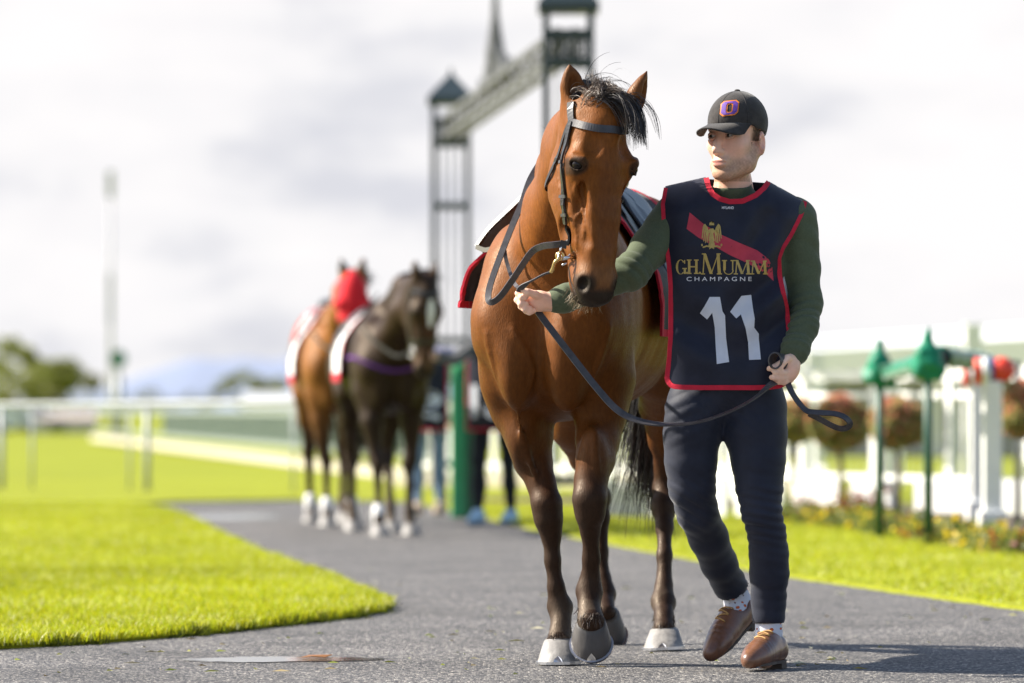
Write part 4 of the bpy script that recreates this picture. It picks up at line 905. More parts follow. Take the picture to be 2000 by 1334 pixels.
# prints: flat outlines cut into small cells and laid on the cloth
def print_on(name, polys, m, lift=.0016, parent=None, step=7., mapper=None):
    bm = bmesh.new()
    for poly in polys:
        vs = [bm.verts.new((x, y, 0)) for x, y in poly]
        try: bm.faces.new(vs)
        except ValueError: pass
    bmesh.ops.triangulate(bm, faces=bm.faces[:])
    xs = [v.co.x for v in bm.verts]; ys = [v.co.y for v in bm.verts]
    for ax, lo, hi in ((0, min(xs), max(xs)), (1, min(ys), max(ys))):
        c = lo+step
        while c < hi:
            bmesh.ops.bisect_plane(bm, geom=bm.verts[:]+bm.edges[:]+bm.faces[:], plane_co=(c, 0, 0) if ax == 0 else (0, c, 0), plane_no=(1, 0, 0) if ax == 0 else (0, 1, 0)); c += step
    P2 = np.array([(v.co.x, v.co.y) for v in bm.verts]); bm.verts.index_update(); F = [tuple(v.index for v in f.verts) for f in bm.faces]; bm.free()
    if mapper is None:
        V = bib_pt(P2[:, 0], P2[:, 1]); V[:, 1] -= .0013+lift
    else: V = mapper(P2, lift)
    return mk(name, V, F, m, parent or bib, smooth=True)
def text_polys(txt, x, y, h, spacing=1.0, w=None, rot=0, bold=0):
    c = bpy.data.curves.new('t', 'FONT'); c.body = txt; c.size = 1; c.space_character = spacing; c.offset = bold
    o = bpy.data.objects.new('t', c); COL.objects.link(o); dg = bpy.context.evaluated_depsgraph_get(); me = bpy.data.meshes.new_from_object(o.evaluated_get(dg)); V = np.array([v.co[:2] for v in me.vertices]); Fs = [list(p.vertices) for p in me.polygons]
    bpy.data.objects.remove(o); bpy.data.curves.remove(c); bpy.data.meshes.remove(me)
    V -= V.min(0); s_ = h/V[:, 1].max(); wx = (w/V[:, 0].max()) if w else s_; V = V*np.array([wx, s_]); cr, sr = math.cos(rot), math.sin(rot)
    V = np.c_[x+V[:, 0]*cr+V[:, 1]*sr, y+V[:, 0]*sr-V[:, 1]*cr]
    return [[tuple(V[i]) for i in f] for f in Fs]
# red sash
print_on('sash', [[(1347, 415), (1376, 439), (1410, 459), (1443, 474), (1479, 489), (1501, 506), (1508, 520), (1511, 549), (1494, 533), (1458, 513), (1427, 499), (1397, 482), (1364, 464), (1341, 447)]], M_sash, .0006)
# serif capitals built from strokes
def stroke(x0, y0, x1, y1, w_): return [(x0-w_/2, y0), (x0+w_/2, y0), (x1+w_/2, y1), (x1-w_/2, y1)]
def serif(x, y, w_, t=2.2): return [(x-w_/2, y-t/2), (x+w_/2, y-t/2), (x+w_/2, y+t/2), (x-w_/2, y+t/2)]
def arc(cx, cy, rx, ry, a0, a1, w0, w1, n=18):
    o, i = [], []
    for k in range(n+1):
        a = R(a0+(a1-a0)*k/n); w_ = w0+(w1-w0)*abs(math.cos(a)); o.append((cx+(rx)*math.cos(a), cy+ry*math.sin(a))); i.append((cx+(rx-w_)*math.cos(a), cy+(ry-w_*.55)*math.sin(a)))
    return [[o[k], o[k+1], i[k+1], i[k]] for k in range(n)]
def let_H(x, t, b, w_): return [stroke(x, t, x, b, 4.6), stroke(x+w_, t, x+w_, b, 4.6), [(x, (t+b)/2-1.3), (x+w_, (t+b)/2-1.3), (x+w_, (t+b)/2+1.3), (x, (t+b)/2+1.3)]]+[serif(q, r_, 9) for q in (x, x+w_) for r_ in (t, b)]
def let_M(x, t, b, w_, h=5.2): return [stroke(x+w_*.08, t, x, b, 2.2), stroke(x+w_*.10, t, x+w_*.5, b, h), stroke(x+w_*.92, t, x+w_*.5, b, 2.0), stroke(x+w_*.92, t, x+w_, b, h)]+[serif(x, b, 8), serif(x+w_, b, 10), serif(x+w_*.05, t, 8), serif(x+w_*.95, t, 8)]
def let_U(x, t, b, w_): return [stroke(x, t, x, b-8, 5), stroke(x+w_, t, x+w_, b-8, 2.4)]+arc(x+w_/2, b-8, w_/2+1.8, 8.5, 0, 180, 2.4, 2.2)+[serif(x, t, 10), serif(x+w_, t, 8)]
def let_G(x, t, b, w_): return arc(x+w_/2, (t+b)/2, w_/2, (b-t)/2, 50, 318, 1.6, 4.4)+[stroke(x+w_*.92, (t+b)/2+3, x+w_*.92, b-1, 4.2), serif(x+w_*.9, (t+b)/2+3, 9), stroke(x+w_*.9, t+1, x+w_*.9, t+8, 2)]
dot = lambda x, y: [[(x+2.3*math.cos(k), y+2.3*math.sin(k)) for k in np.linspace(0, 5.5, 8)]]
brand = [let_G(1320, 507, 536, 19), dot(1342, 533), let_H(1346, 508, 534, 14), dot(1367, 533), let_M(1373, 496, 535, 32, 6), let_U(1415, 509, 536, 16), let_M(1437, 509, 535, 25), let_M(1469, 510, 535, 26)]
print_on('gold_lettering', [p for l_ in brand for p in l_], M_gold, .0014, step=9)
print_on('champagne_lettering', text_polys('CHAMPAGNE', 1341, 549, 8.2, 1.5, w=127, bold=.0), M_whitep, .0012, step=9)
print_on('maker_tag', text_polys('HYLAND', 1410, 408, 5.0, 1.0, w=23, rot=.02, bold=.02), M_whitep, .0012, step=9)
print_on('number', [[(1386, 580), (1406, 580), (1411, 608), (1416, 616), (1418, 660), (1424, 707), (1400, 711), (1398, 680), (1396, 640), (1391, 611), (1381, 624), (1367, 612), (1376, 598)][::-1]], M_white, .0012)
print_on('number', [[(1448, 578), (1467, 576), (1471, 606), (1474, 622), (1473, 640), (1482, 652), (1482, 662), (1486, 702), (1463, 703), (1461, 668), (1456, 640), (1453, 632), (1447, 614), (1438, 622), (1426, 609), (1438, 592)][::-1]], M_white, .0012)
# gold crest: crowned eagle with spread wings
def crest_polys():
    o = []; c = 1390
    o.append([(c-4, 447), (c+3, 446), (c+6, 451), (c+3, 456), (c+6, 470), (c, 478), (c-6, 470), (c-4, 456), (c-7, 451)])            # body and head
    o.append([(c-5, 440), (c-4, 434), (c-2, 438), (c, 432), (c+2, 438), (c+4, 434), (c+5, 440)])                                    # crown
    o.append([(c+5, 449), (c+10, 452), (c+5, 453)])
    for sg in (-1, 1):
        o.append([(c+sg*5, 455), (c+sg*8, 444), (c+sg*13, 437), (c+sg*16.5, 440), (c+sg*15, 446), (c+sg*9, 460)])
        for k, (x0, y0, x1, y1) in enumerate(((16, 442, 19, 466), (13, 446, 16, 472), (10, 450, 12.5, 475), (7, 455, 9, 474))):
            o.append([(c+sg*(x0-1.5), y0), (c+sg*(x0+1.3), y0), (c+sg*(x1+.6), y1), (c+sg*(x1-1.4), y1-1)])
        o.append([(c+sg*2, 474), (c+sg*5, 473), (c+sg*7, 482), (c+sg*3, 482)])
        o += [[(c+sg*3, 481), (c+sg*10, 479), (c+sg*18, 482), (c+sg*17, 484.5), (c+sg*9, 482), (c+sg*3, 484)], [(c+sg*18, 476), (c+sg*21, 477), (c+sg*20, 481), (c+sg*17, 480)]]
    o.append([(c-3, 476), (c+3, 476), (c+5, 487), (c, 484), (c-5, 487)])
    return o
print_on('gold_crest', crest_polys(), M_gold, .0013, step=9)
# white side tie under his left arm
tb = MB(); tb.ribbon([P(1528, 560, 16.74), P(1541, 572, 16.79), P(1546, 600, 16.82), P(1541, 615, 16.78)], (0, 0, 1), .075, .003); tb.build('side_tie', M_white, bib)

# ---- cap
cap_n, cap_m = 40, 18
def cap_pt(th, ph, e=0.):                            # dome over the skull, th from crown
    r = np.array([.0835+e, .1025+e, .093+e]); return MH(r[0]*math.sin(th)*math.cos(ph), -.010+r[1]*math.sin(th)*math.sin(ph), .034+r[2]*math.cos(th)+.004)
def cap_low(ph):                                     # lower edge: brow height in front, above the ear, low at the nape
    f = math.sin(ph); return R(95+11*max(0, 1-f*2.2)) if f > 0 else R(106+10*min(1, -f*1.6))
b = MB()
for i in range(cap_m+1):
    for j in range(cap_n): ph = 2*math.pi*j/cap_n; b.V.append(tuple(cap_pt(max(.001, cap_low(ph)*i/cap_m), ph)))
for i in range(cap_m):
    for j in range(cap_n): b.F.append((i*cap_n+j, (i+1)*cap_n+j, (i+1)*cap_n+(j+1) % cap_n, i*cap_n+(j+1) % cap_n))
capo = mk('cap', b.V, b.F, M_cap, man, thick=.003); CB = bvh_of(np.array(b.V), b.F)
b = MB(); nu, nv = 28, 12
for i in range(nv+1):
    for j in range(nu+1):
        ph = R(22+136*j/nu); p0 = cap_pt(R(93), ph); x = (j/nu-.5)*2; ext = .072*KS*math.sqrt(max(0, 1-abs(x)**2.6)); t = i/nv
        d = fv*1.0-uv*(.10); drop = -uv*(.050*KS*x*x*t**.8+.008*t*t)*math.sqrt(max(0, 1-abs(x)**2.6))**.6; b.V.append(tuple(p0+d*ext*t+drop))
for i in range(nv):
    for j in range(nu): b.F.append((i*(nu+1)+j, i*(nu+1)+j+1, (i+1)*(nu+1)+j+1, (i+1)*(nu+1)+j))
mk('brim', b.V, b.F, M_cap, capo, thick=.0045)
bt = ball(cap_pt(.001, 0)+uv*.002, np.array([.010, .010, .006]), A=MA); mk('button', bt.V, bt.F, M_cap, capo)
for ph in (R(90), R(30), R(-30), R(-90), R(150), R(210)):
    sm = MB(); sm.tube([cap_pt(cap_low(ph)*q, ph, .0012) for q in np.linspace(.04, .97, 14)], .0013, 5); sm.build('seam', M_cap, capo, smooth=True)
def cap_map(P2, lift):
    out = []
    for x, y in P2:
        d = Vector(P(x, y, 10))-CAMP; d.normalize(); h = CB.ray_cast(CAMP, d); out.append(np.array(h[0])+np.array(h[1] if h[1].dot(d) < 0 else -h[1])*(.0022+lift) if h[0] else P(x, y, 16.68))
    return np.array(out)
def octo(cx, cy, rx, ry, c=.34, sh=0): return [(cx+x*rx+sh*y*ry, cy+y*ry-.10*x*rx) for x, y in ((-1+c, -1), (1-c, -1), (1, -1+c), (1, 1-c), (1-c, 1), (-1+c, 1), (-1, 1-c), (-1, -1+c))]
def oring(cx, cy, a, b_): 
    o, i = octo(cx, cy, *a, sh=-.12), octo(cx, cy, *b_, sh=-.12); return [[o[k], o[(k+1) % 8], i[(k+1) % 8], i[k]] for k in range(8)]
lx, ly = 1425, 212
print_on('letter_border', oring(lx, ly, (17.5, 14.5), (4.2, 7.4)), M_orange, .0010, capo, 8, cap_map)
print_on('letter', oring(lx, ly, (15, 12.3), (6.4, 9.0)), M_purple, .0026, capo, 8, cap_map)
print_on('side_lettering', text_polys('OVER', 1478, 258, 7.5, 1.0, w=13, rot=.5, bold=.03), M_orange, .001, capo, 8, cap_map)
# short hair showing below the cap, brows
g = np.random.default_rng(14); rt = []
for _ in range(420):
    sgn = 1 if g.uniform() < .85 else -1
    q = MH(.080*sgn, g.uniform(-.075, .018), g.uniform(-.030, .028)); rt.append(q)
rt = np.array(rt); k_ = ((rt-MO)@fv/KS > -.005) | ((rt-MO)@uv/KS > .012) | ((rt-MO)@fv/KS < -.045)
tag(strands('hair', mf.snap(rt[k_], 0.), M_mhair, man, .016, 3, lambda i, g: -uv*1+lv*.2*g.normal()-fv*.25+g.normal(size=3)*.12, 3, .0022, 0, .02), kind='stuff')

# ================================================================ SADDLE CLOTH, SADDLE
M_cloth = cloth('black_saddlecloth', (.016, .017, .022), rough=.6, noise=.25, bump=.2); M_girth = mat('girth_web', (.45, .46, .44), .8)
def drape(s0, s1, low, fld, B, BA, field, off=.014, ns=26, nt=44, flare=0.0, seed=2, tlow=None):
    V = []; ss = np.linspace(s0, s1, ns+1)
    for s_ in ss:
        row = []
        for sg in (-1, 1):
            pts = []; tmax = 0
            for z in np.linspace(1.72, low[0 if sg < 0 else 1], nt+1):
                # walk in from the side until the body is met
                t = np.linspace(.42, 0, 64); q = B(s_, 0, z)+t[:, None]*(sg*BA[1]); d = field(q); hit = np.nonzero(d < off)[0]
                if len(hit) == 0: continue
                tt = t[hit[0]]; tmax = max(tmax, tt); w_ = tmax+flare*sst(1.56, 1.30, z)*(1-(s_-s0)/(s1-s0))*(1 if sg < 0 else .3)
                w_ += fld*math.sin((s_*1.0)*34+seed+sg+z*3)*sst(1.45, 1.0, z); pts.append(B(s_, sg*w_, z))
            # resample evenly
            pts = np.array(pts); L_ = np.r_[0, np.cumsum(np.linalg.norm(np.diff(pts, axis=0), axis=1))]; u = np.linspace(0, L_[-1], nt+1); row.append(np.stack([np.interp(u, L_, pts[:, k]) for k in range(3)], 1))
        V.append(np.concatenate([row[0][::-1], row[1]]))
    V = np.array(V); return V
def grid_faces(n, m): return [(i*m+j, (i+1)*m+j, (i+1)*m+j+1, i*m+j+1) for i in range(n-1) for j in range(m-1)]
def rim(V, parent, m, wdt=.022, sides=(1, 1, 1, 1)):
    ctr = V.reshape(-1, 3).mean(0)
    for idx, e in enumerate((V[0], V[-1], V[:, 0], V[:, -1])):
        if not sides[idx]: continue
        inn = (V[1], V[-2], V[:, 1], V[:, -2])[idx]; wd = e-inn; nrm = np.cross(np.gradient(e, axis=0), wd); nrm /= np.linalg.norm(nrm, axis=1, keepdims=True)+1e-9
        for sg in (1,):
            b_ = MB(); b_.ribbon(e-wd/np.linalg.norm(wd, axis=1, keepdims=True)*wdt*.4, list(wd), wdt, .009); b_.build('trim', m, parent)
sb = Field(); body_prims(sb, B, BA)
SV = drape(.50, 1.12, (1.20, 1.10), .009, B, BA, sb, flare=.13)
scl = mk('saddle_cloth', SV.reshape(-1, 3), grid_faces(SV.shape[0], SV.shape[1]), M_cloth, thick=.006)
tag(scl, 'black saddle cloth with red trim on the led bay horse', 'saddle cloth'); rim(SV, scl, M_redb, .024)
SV2 = drape(.56, 1.00, (1.42, 1.42), .0, B, BA, sb, off=.028, ns=14, nt=16)
mk('top_panel', SV2.reshape(-1, 3), grid_faces(SV2.shape[0], SV2.shape[1]), mat('white_panel', (.28, .30, .30), .7), scl, thick=.004)
# light race saddle: seat, flaps, girth straps, stirrups
sad = thing('saddle', B(.72, 0, 1.40), 'small black race saddle on the led bay horse', 'saddle')
SV3 = drape(.60, .94, (1.16, 1.16), .003, B, BA, sb, off=.040, ns=14, nt=30, flare=.02)
mk('flap', SV3.reshape(-1, 3), grid_faces(SV3.shape[0], SV3.shape[1]), M_leather, sad, thick=.008)
st_ = Field(); st_.cone(B(.60, 0, 1.66), B(.66, 0, 1.64), .045, .05, .04); st_.ell(B(.80, 0, 1.625), (.20, .10, .035), BA, .04); st_.cone(B(.97, 0, 1.655), B(1.0, 0, 1.65), .05, .03, .04, flat=(latn, 1.6)); V, F = st_.mesh(.012); mk('seat', V, F, M_leather, sad)
def stirrup(pt, wdir):
    m = MB(); a = [pt+wdir*.052*math.cos(t)+np.array([0, 0, .055*math.sin(t)]) for t in np.linspace(R(-20), R(200), 16)]; m.tube(a, .006, 8); m.tube([a[0], a[-1]], .008, 8); m.build('stirrup_iron', M_steel, sad, smooth=True)
stp = P(1273, 548, 17.62); stirrup(stp, np.array([.5, -.8, 0])/1.0)
m = MB(); m.ribbon(spline([B(.74, .20, 1.5), B(.72, .30, 1.36), stp+np.array([0, 0, .055])], 6), BA[0], .022, .004); m.build('stirrup_leather', M_leather, sad)
stp2 = B(.74, -.34, 1.20); stirrup(stp2, np.array([.5, -.8, 0])); m = MB(); m.ribbon(spline([B(.74, -.20, 1.5), B(.73, -.33, 1.36), stp2+np.array([0, 0, .055])], 6), BA[0], .022, .004); m.build('stirrup_leather', M_leather, sad)
# pad edge and strap standing off the horse's right side
m = MB(); e1 = spline([P(1030, 376, 17.42), P(992, 412, 17.44), P(955, 448, 17.46), P(931, 482, 17.47)], 8); m.ribbon(e1, (.2, .3, .9), .016, .010); m.build('pad_edge', M_leather, sad)
pdv = []; e2 = spline([P(1032, 380, 17.44), P(1008, 420, 17.46), P(980, 470, 17.48), P(950, 500, 17.5)], 8)
for a_, b_ in zip(e1, e2):
    for t in np.linspace(0, 1, 5): pdv.append(a_+(b_-a_)*t)
mk('pad', pdv, grid_faces(len(e1), 5), mat('pad_felt', (.05, .053, .052), .8, noise=.2, nscale=50), sad, thick=.012)
m = MB(); m.ribbon(spline([P(930, 482, 17.45), P(946, 488, 17.35), P(962, 487, 17.2), P(976, 494, 17.1)], 6), (0, .3, 1), .016, .004); m.build('strap', mat('strap_web', (.09, .085, .07), .8), sad)

# ================================================================ BRIDLE, REINS, LEAD
bri = thing('bridle', H(0, .1, -.05), 'black leather bridle with bit on the led bay horse', 'bridle')
def on_h(pts, off=.006, Yd=16.6): return np.array([shoot(HB, x, y, off, Yd) for x, y in pts])
def strap(name, pts, wdt, m=M_leather, th=.005, parent=None, n=6, wd=None):
    p = spline(pts, n); t = np.gradient(p, axis=0); vd = p-np.array([0, 0, HC]); w_ = [np.cross(a, b) for a, b in zip(t, vd)] if wd is None else wd
    b = MB(); b.ribbon(p, w_, wdt, th); return b.build(name, m, parent or bri)
bb = hf.snap(np.array([H(-.085, .10, -.062), H(-.075, .035, -.075), H(-.04, .0, -.082), H(0, -.005, -.083), H(.04, .0, -.083), H(.075, .035, -.078), H(.085, .10, -.066)]), .005)
nr_ = hf.grad(bb); sp = spline(bb, 6); tt_ = np.gradient(sp, axis=0); nn_ = hf.grad(sp)
b = MB(); b.ribbon(sp, [np.cross(a, c) for a, c in zip(tt_, nn_)], .024, .007); b.build('browband', M_leathl, bri)
def fstrap(name, pts, wdt, m=M_leather, off=.005, th=.005):
    p = spline(hf.snap(np.array(pts), off), 6); p = hf.snap(p, off, 3); t = np.gradient(p, axis=0); nn = hf.grad(p); b = MB(); b.ribbon(p, [np.cross(a, c) for a, c in zip(t, nn)], wdt, th); return b.build(name, m, bri)
for sg in (-1, 1):
    fstrap('cheekpiece', [H(.085*sg, .10, -.06), H(.098*sg, .105, -.14), H(.098*sg, .115, -.24), H(.085*sg, .12, -.34), H(.068*sg, .12, -.42), H(.056*sg, .125, -.455)], .018, off=.007, th=.007)
    fstrap('throat_latch', [H(.085*sg, .10, -.055), H(.095*sg, .15, -.13), H(.095*sg, .215, -.20), H(.085*sg, .27, -.25), H(.04*sg, .31, -.27)], .014)
    for q in (-.19, -.30, -.36): fstrap('keeper', [H(.10*sg, .095, q), H(.10*sg, .115, q), H(.10*sg, .135, q)], .010, M_leathl, .011, .004)
fstrap('headpiece', [H(-.085, .10, -.055), H(-.07, .13, .0), H(-.03, .15, .035), H(.03, .15, .035), H(.07, .13, 0), H(.085, .10, -.055)], .026)
ringc = P(1107, 487, 16.46)
def torus(c, r, tr, ax1, ax2, n=20):
    m = MB(); pts = [c+r*(np.array(ax1)*math.cos(a)+np.array(ax2)*math.sin(a)) for a in np.linspace(0, 2*math.pi, n+1)]; m.tube(pts, tr, 8, False); return m
torus(ringc, .027, .0045, (.75, .5, .3), (0, -.1, 1)).build('bit_ring', M_steel, bri, smooth=True)
m = MB(); m.tube([P(1098, 505, 16.43), P(1112, 503, 16.43), P(1130, 503, 16.46)], [.007, .006, .006], 8); m.build('bit_mouthpiece', M_steel, bri, smooth=True)
ringc2 = H(.075, .115, -.475); torus(ringc2, .027, .0045, HA[1], HA[2]).build('bit_ring', M_steel, bri, smooth=True)
m = MB(); m.tube(spline([P(1103, 498, 16.44), P(1094, 493, 16.43), P(1091, 505, 16.42), P(1084, 512, 16.42), P(1080, 524, 16.43), P(1076, 532, 16.44)], 5), .0062, 8); m.build('clip', M_brass, bri, smooth=True)
torus(P(1094, 500, 16.43), .012, .004, (1, 0, 0), (0, 0, 1)).build('clip_ring', M_brass, bri, smooth=True)
m = MB(); m.tube([P(1097, 518, 16.43), P(1109, 514, 16.43)], .0035, 8); m.build('curb_pin', M_steel, bri, smooth=True)
# riding rein, hanging in a loop before the chest and over the neck
rp = spline([P(1100, 476, 16.45), P(1083, 478, 16.46), P(1060, 481, 16.50), P(1040, 491, 16.56), P(1022, 515, 16.64), P(1000, 548, 16.74), P(978, 578, 16.82), P(962, 590, 16.85), P(954, 585, 16.87), P(956, 562, 16.9), P(968, 525, 16.93), P(985, 480, 16.96), P(1003, 435, 16.99), P(1020, 395, 17.03), P(1036, 350, 17.10), P(1060, 310, 17.2)], 6)
t = np.gradient(rp, axis=0); vd = rp-np.array([0, 0, HC]); wd = [np.cross(a, b) for a, b in zip(t, vd)]
wd = [q/np.linalg.norm(q)*(.75 if i > 25 else .9)+vd[i]/np.linalg.norm(vd[i])*(.35) for i, q in enumerate(wd)]
b = MB(); b.ribbon(rp, wd, .021, .005); rein = b.build('rein', M_leathl, bri)
m = MB(); m.ribbon([P(1102, 470, 16.45), P(1099, 485, 16.45)], (1, 0, 0), .022, .014); m.build('rein_stop', M_leather, bri)
strap('rein', [P(984, 478, 16.99), P(988, 505, 16.98), P(996, 532, 16.94), P(1004, 552, 16.86), P(1012, 562, 16.72)], .013, M_leathl)
lead = thing('lead_rein', P(1015, 562, 16.58), 'long black leather lead rein sagging between the man\'s two hands', 'lead rein')
ls = spline([P(1077, 531, 16.44), P(1062, 536, 16.47), P(1045, 545, 16.51), P(1032, 552, 16.54), P(1017, 563, 16.565), P(1013, 570, 16.575)], 6)
t = np.gradient(ls, axis=0); vd = ls-np.array([0, 0, HC]); b = MB(); nl = len(ls); b.ribbon(ls, [np.cross(a, c)+c*np.linalg.norm(a)*.5 for a, c in zip(t, vd)], [.006+.013*sst(.5, .75, i/nl) for i in range(nl)], .004); b.build('clip_strap', M_leathl, lead)
lp = spline([P(1040, 592, 16.645), P(1053, 612, 16.635), P(1080, 648, 16.61), P(1120, 700, 16.60), P(1165, 757, 16.58), P(1205, 800, 16.56), P(1245, 821, 16.55), P(1300, 829, 16.54), P(1360, 825, 16.53), P(1420, 806, 16.53), P(1470, 780, 16.54), P(1503, 753, 16.575), P(1522, 742, 16.612), P(1537, 734, 16.64)], 8)
n_l = len(lp); t = np.gradient(lp, axis=0); vd = lp-np.array([0, 0, HC]); wd = []
for i in range(n_l):
    c = np.cross(t[i], vd[i]); c /= np.linalg.norm(c); v_ = vd[i]/np.linalg.norm(vd[i]); a_ = R(15+60*sst(.35, .6, i/n_l)*sst(.95, .75, i/n_l)); wd.append(c*math.cos(a_)+v_*math.sin(a_))
b = MB(); b.ribbon(lp, wd, .022, .005); b.build('strap', M_leathl, lead)
def loop(pts, wdt, wd=None, nm='strap'):
    p = spline(pts, 8); t = np.gradient(p, axis=0); vd = p-np.array([0, 0, HC]); b = MB(); b.ribbon(p, wd if wd is not None else [np.cross(a, c)/np.linalg.norm(np.cross(a, c))+.8*c/np.linalg.norm(c) for a, c in zip(t, vd)], wdt, .0045); return b.build(nm, M_leathl, lead)
loop([P(1536, 738, 16.64), P(1541, 754, 16.60), P(1550, 772, 16.58), P(1563, 790, 16.575), P(1577, 803, 16.57), P(1600, 806, 16.56), P(1630, 808, 16.55), P(1650, 815, 16.55), P(1660, 826, 16.56), P(1655, 835, 16.58), P(1640, 837, 16.59), P(1622, 830, 16.59), P(1600, 818, 16.59), P(1580, 808, 16.585)], .020, nm='hand_loop')
for k_, (cx_, cy_) in enumerate(((1517, 705), (1522, 706))):
    loop([P(cx_+12*math.cos(a), cy_+15*math.sin(a), 16.575+.012*k_+.012*math.sin(a*.5)) for a in np.linspace(0, 6.4, 14)], .026, [np.array([-.55, -.8, .1])]*(13*8+1), nm='coil')
# ================================================================ BACKGROUND HORSES AND PEOPLE
def bg_horse(O, a, head, hyaw, hpitch, legs, base, label, hooded, seed, coatseed=1, drop=0., white=()):
    B_, A_ = frame_horse(O, a); H_, HA_ = frame_head(head, hyaw, hpitch, 0); f = Field(); body_prims(f, B_, A_, 1, drop)
    f.chain([(H_(0, .16, -.06), .088), ((H_(0, .17, -.1)+B_(.15, 0, 1.30))/2+np.array([0, 0, .03]), .12), (B_(.18, 0, 1.22), .18)], .08)
    f.chain([(H_(0, .17, 0), .055), ((H_(0, .18, 0)+B_(.42, 0, 1.52))/2+np.array([0, 0, .05]), .07), (B_(.42, 0, 1.5), .085)], .10)
    head_prims(f, H_, HA_, False)
    for sg in (-1, 1): ear(f, H_(.055*sg, .10, .0), H_(.085*sg, .10, .15), -HA_[1]+HA_[0]*.4*sg, .03, False)
    feet = []
    for i, (s_, t_, lift) in enumerate(legs):         # fore right, fore left, hind right, hind left
        sg = -1 if i % 2 == 0 else 1
        if i < 2: pts = [(B_(.2, .14*sg, .95), .11), (B_(.2+(s_-.2)*.3, .14*sg, .78), .075), (B_(.2+(s_-.2)*.5-.03*(lift > 0), .13*sg*.5+t_*.5, .53+lift*.4), .045), (B_(.2+(s_-.2)*.6-.03*(lift > 0), .1*sg*.3+t_*.7, .48+lift*.4), .047), (B_(.2+(s_-.2)*.75, t_, .34+lift*.6), .025), (B_(s_, t_, .20+lift), .027), (B_(s_, t_, .155+lift), .038), (B_(s_-.02, t_, .10+lift), .03), (B_(s_-.035, t_, .075+lift), .038)]
        else: pts = [(B_(1.36, .13*sg, 1.16), .15), (B_(1.18, .155*sg, .98), .11), (B_(1.30+(s_-1.3)*.3, .14*sg, .76), .068), (B_(1.42+(s_-1.3)*.6, .12*sg, .57), .042), (B_(1.42+(s_-1.3)*.7, .12*sg, .52), .043), (B_(1.38+(s_-1.3)*.8, t_, .42), .029), (B_(s_+.06, t_, .20+lift), .028), (B_(s_+.04, t_, .155+lift), .038), (B_(s_, t_, .10+lift), .03), (B_(s_-.02, t_, .075+lift), .038)]
        leg(f, pts); feet.append((pts[-1][0], lift))
    V, F = f.mesh(.017, smooth=2); V = V+vnormals(V, F)*(wob(V, 24, seed)*.004)[:, None]
    loc = np.stack([(V-np.array([O[0], O[1], 0]))@A_[i] for i in range(3)], 1); hl = np.stack([(V-H_(0, 0, 0))@HA_[i] for i in range(3)], 1); ish = (hl[:, 1] < .32) & (hl[:, 2] > -.7) & (np.abs(hl[:, 0]) < .2)
    c = bay(V, loc, hl, ish, seed, base)
    h_ = mk('horse', V, F, M_coat, origin=B_(.8, 0, 0), cols=c); tag(h_, label, 'horse')
    fwd = -A_[0]
    for i, (p, lift) in enumerate(feet):
        b_ = p+fwd*.03; b_ = np.array([b_[0], b_[1], .004+lift]); hoof('hoof', p, b_, fwd, h_, M_hoofw, shoe=False)
        if i in white:
            m = MB(); m.lathe((p[0]+A_[0][0]*.03, p[1]+A_[0][1]*.03, p[2]), [(.046, .0), (.042, .05), (.044, .09), (.034, .14)], 14); m.build('white_sock', M_whitehair, h_, smooth=True)
    for sg in (-1, 1): e_ = ball(H_(.095*sg, .045, -.203), (.018, .018, .018)); mk('eye', e_.V, e_.F, M_eye, h_)
    g = np.random.default_rng(seed); dk = B_(1.62, 0, 1.28); rt = [dk+A_[0]*.04*g.uniform()+A_[1]*g.normal()*.03-np.array([0, 0, .3*g.uniform()]) for _ in range(700)]
    strands('tail', rt, M_hair, h_, .6, seed, lambda i, g: A_[0]*.2+A_[1]*g.normal()*.12-np.array([0, 0, 1]), 6, .008, .5, .02)
    cr_ = spline([H_(0, .2, .03), (H_(0, .2, .0)+B_(.42, 0, 1.55))/2+np.array([0, 0, .12]), B_(.4, 0, 1.6)], 30); rt = [p+A_[1]*g.normal()*.02 for p in cr_ for _ in range(10)]
    strands('mane', f.snap(np.array(rt), 0.), M_hair, h_, .2, seed+1, lambda i, g: A_[1]*.8+np.array([0, 0, .4]), 6, .008, 2.4, .03)
    return h_, B_, A_, H_, HA_, f, drop
M_whitehair = mat('white_hair', (.75, .74, .72), .6); M_hood = cloth('red_hood_cloth', (.62, .018, .03)); M_wcloth = cloth('white_saddlecloth', (.80, .80, .82))
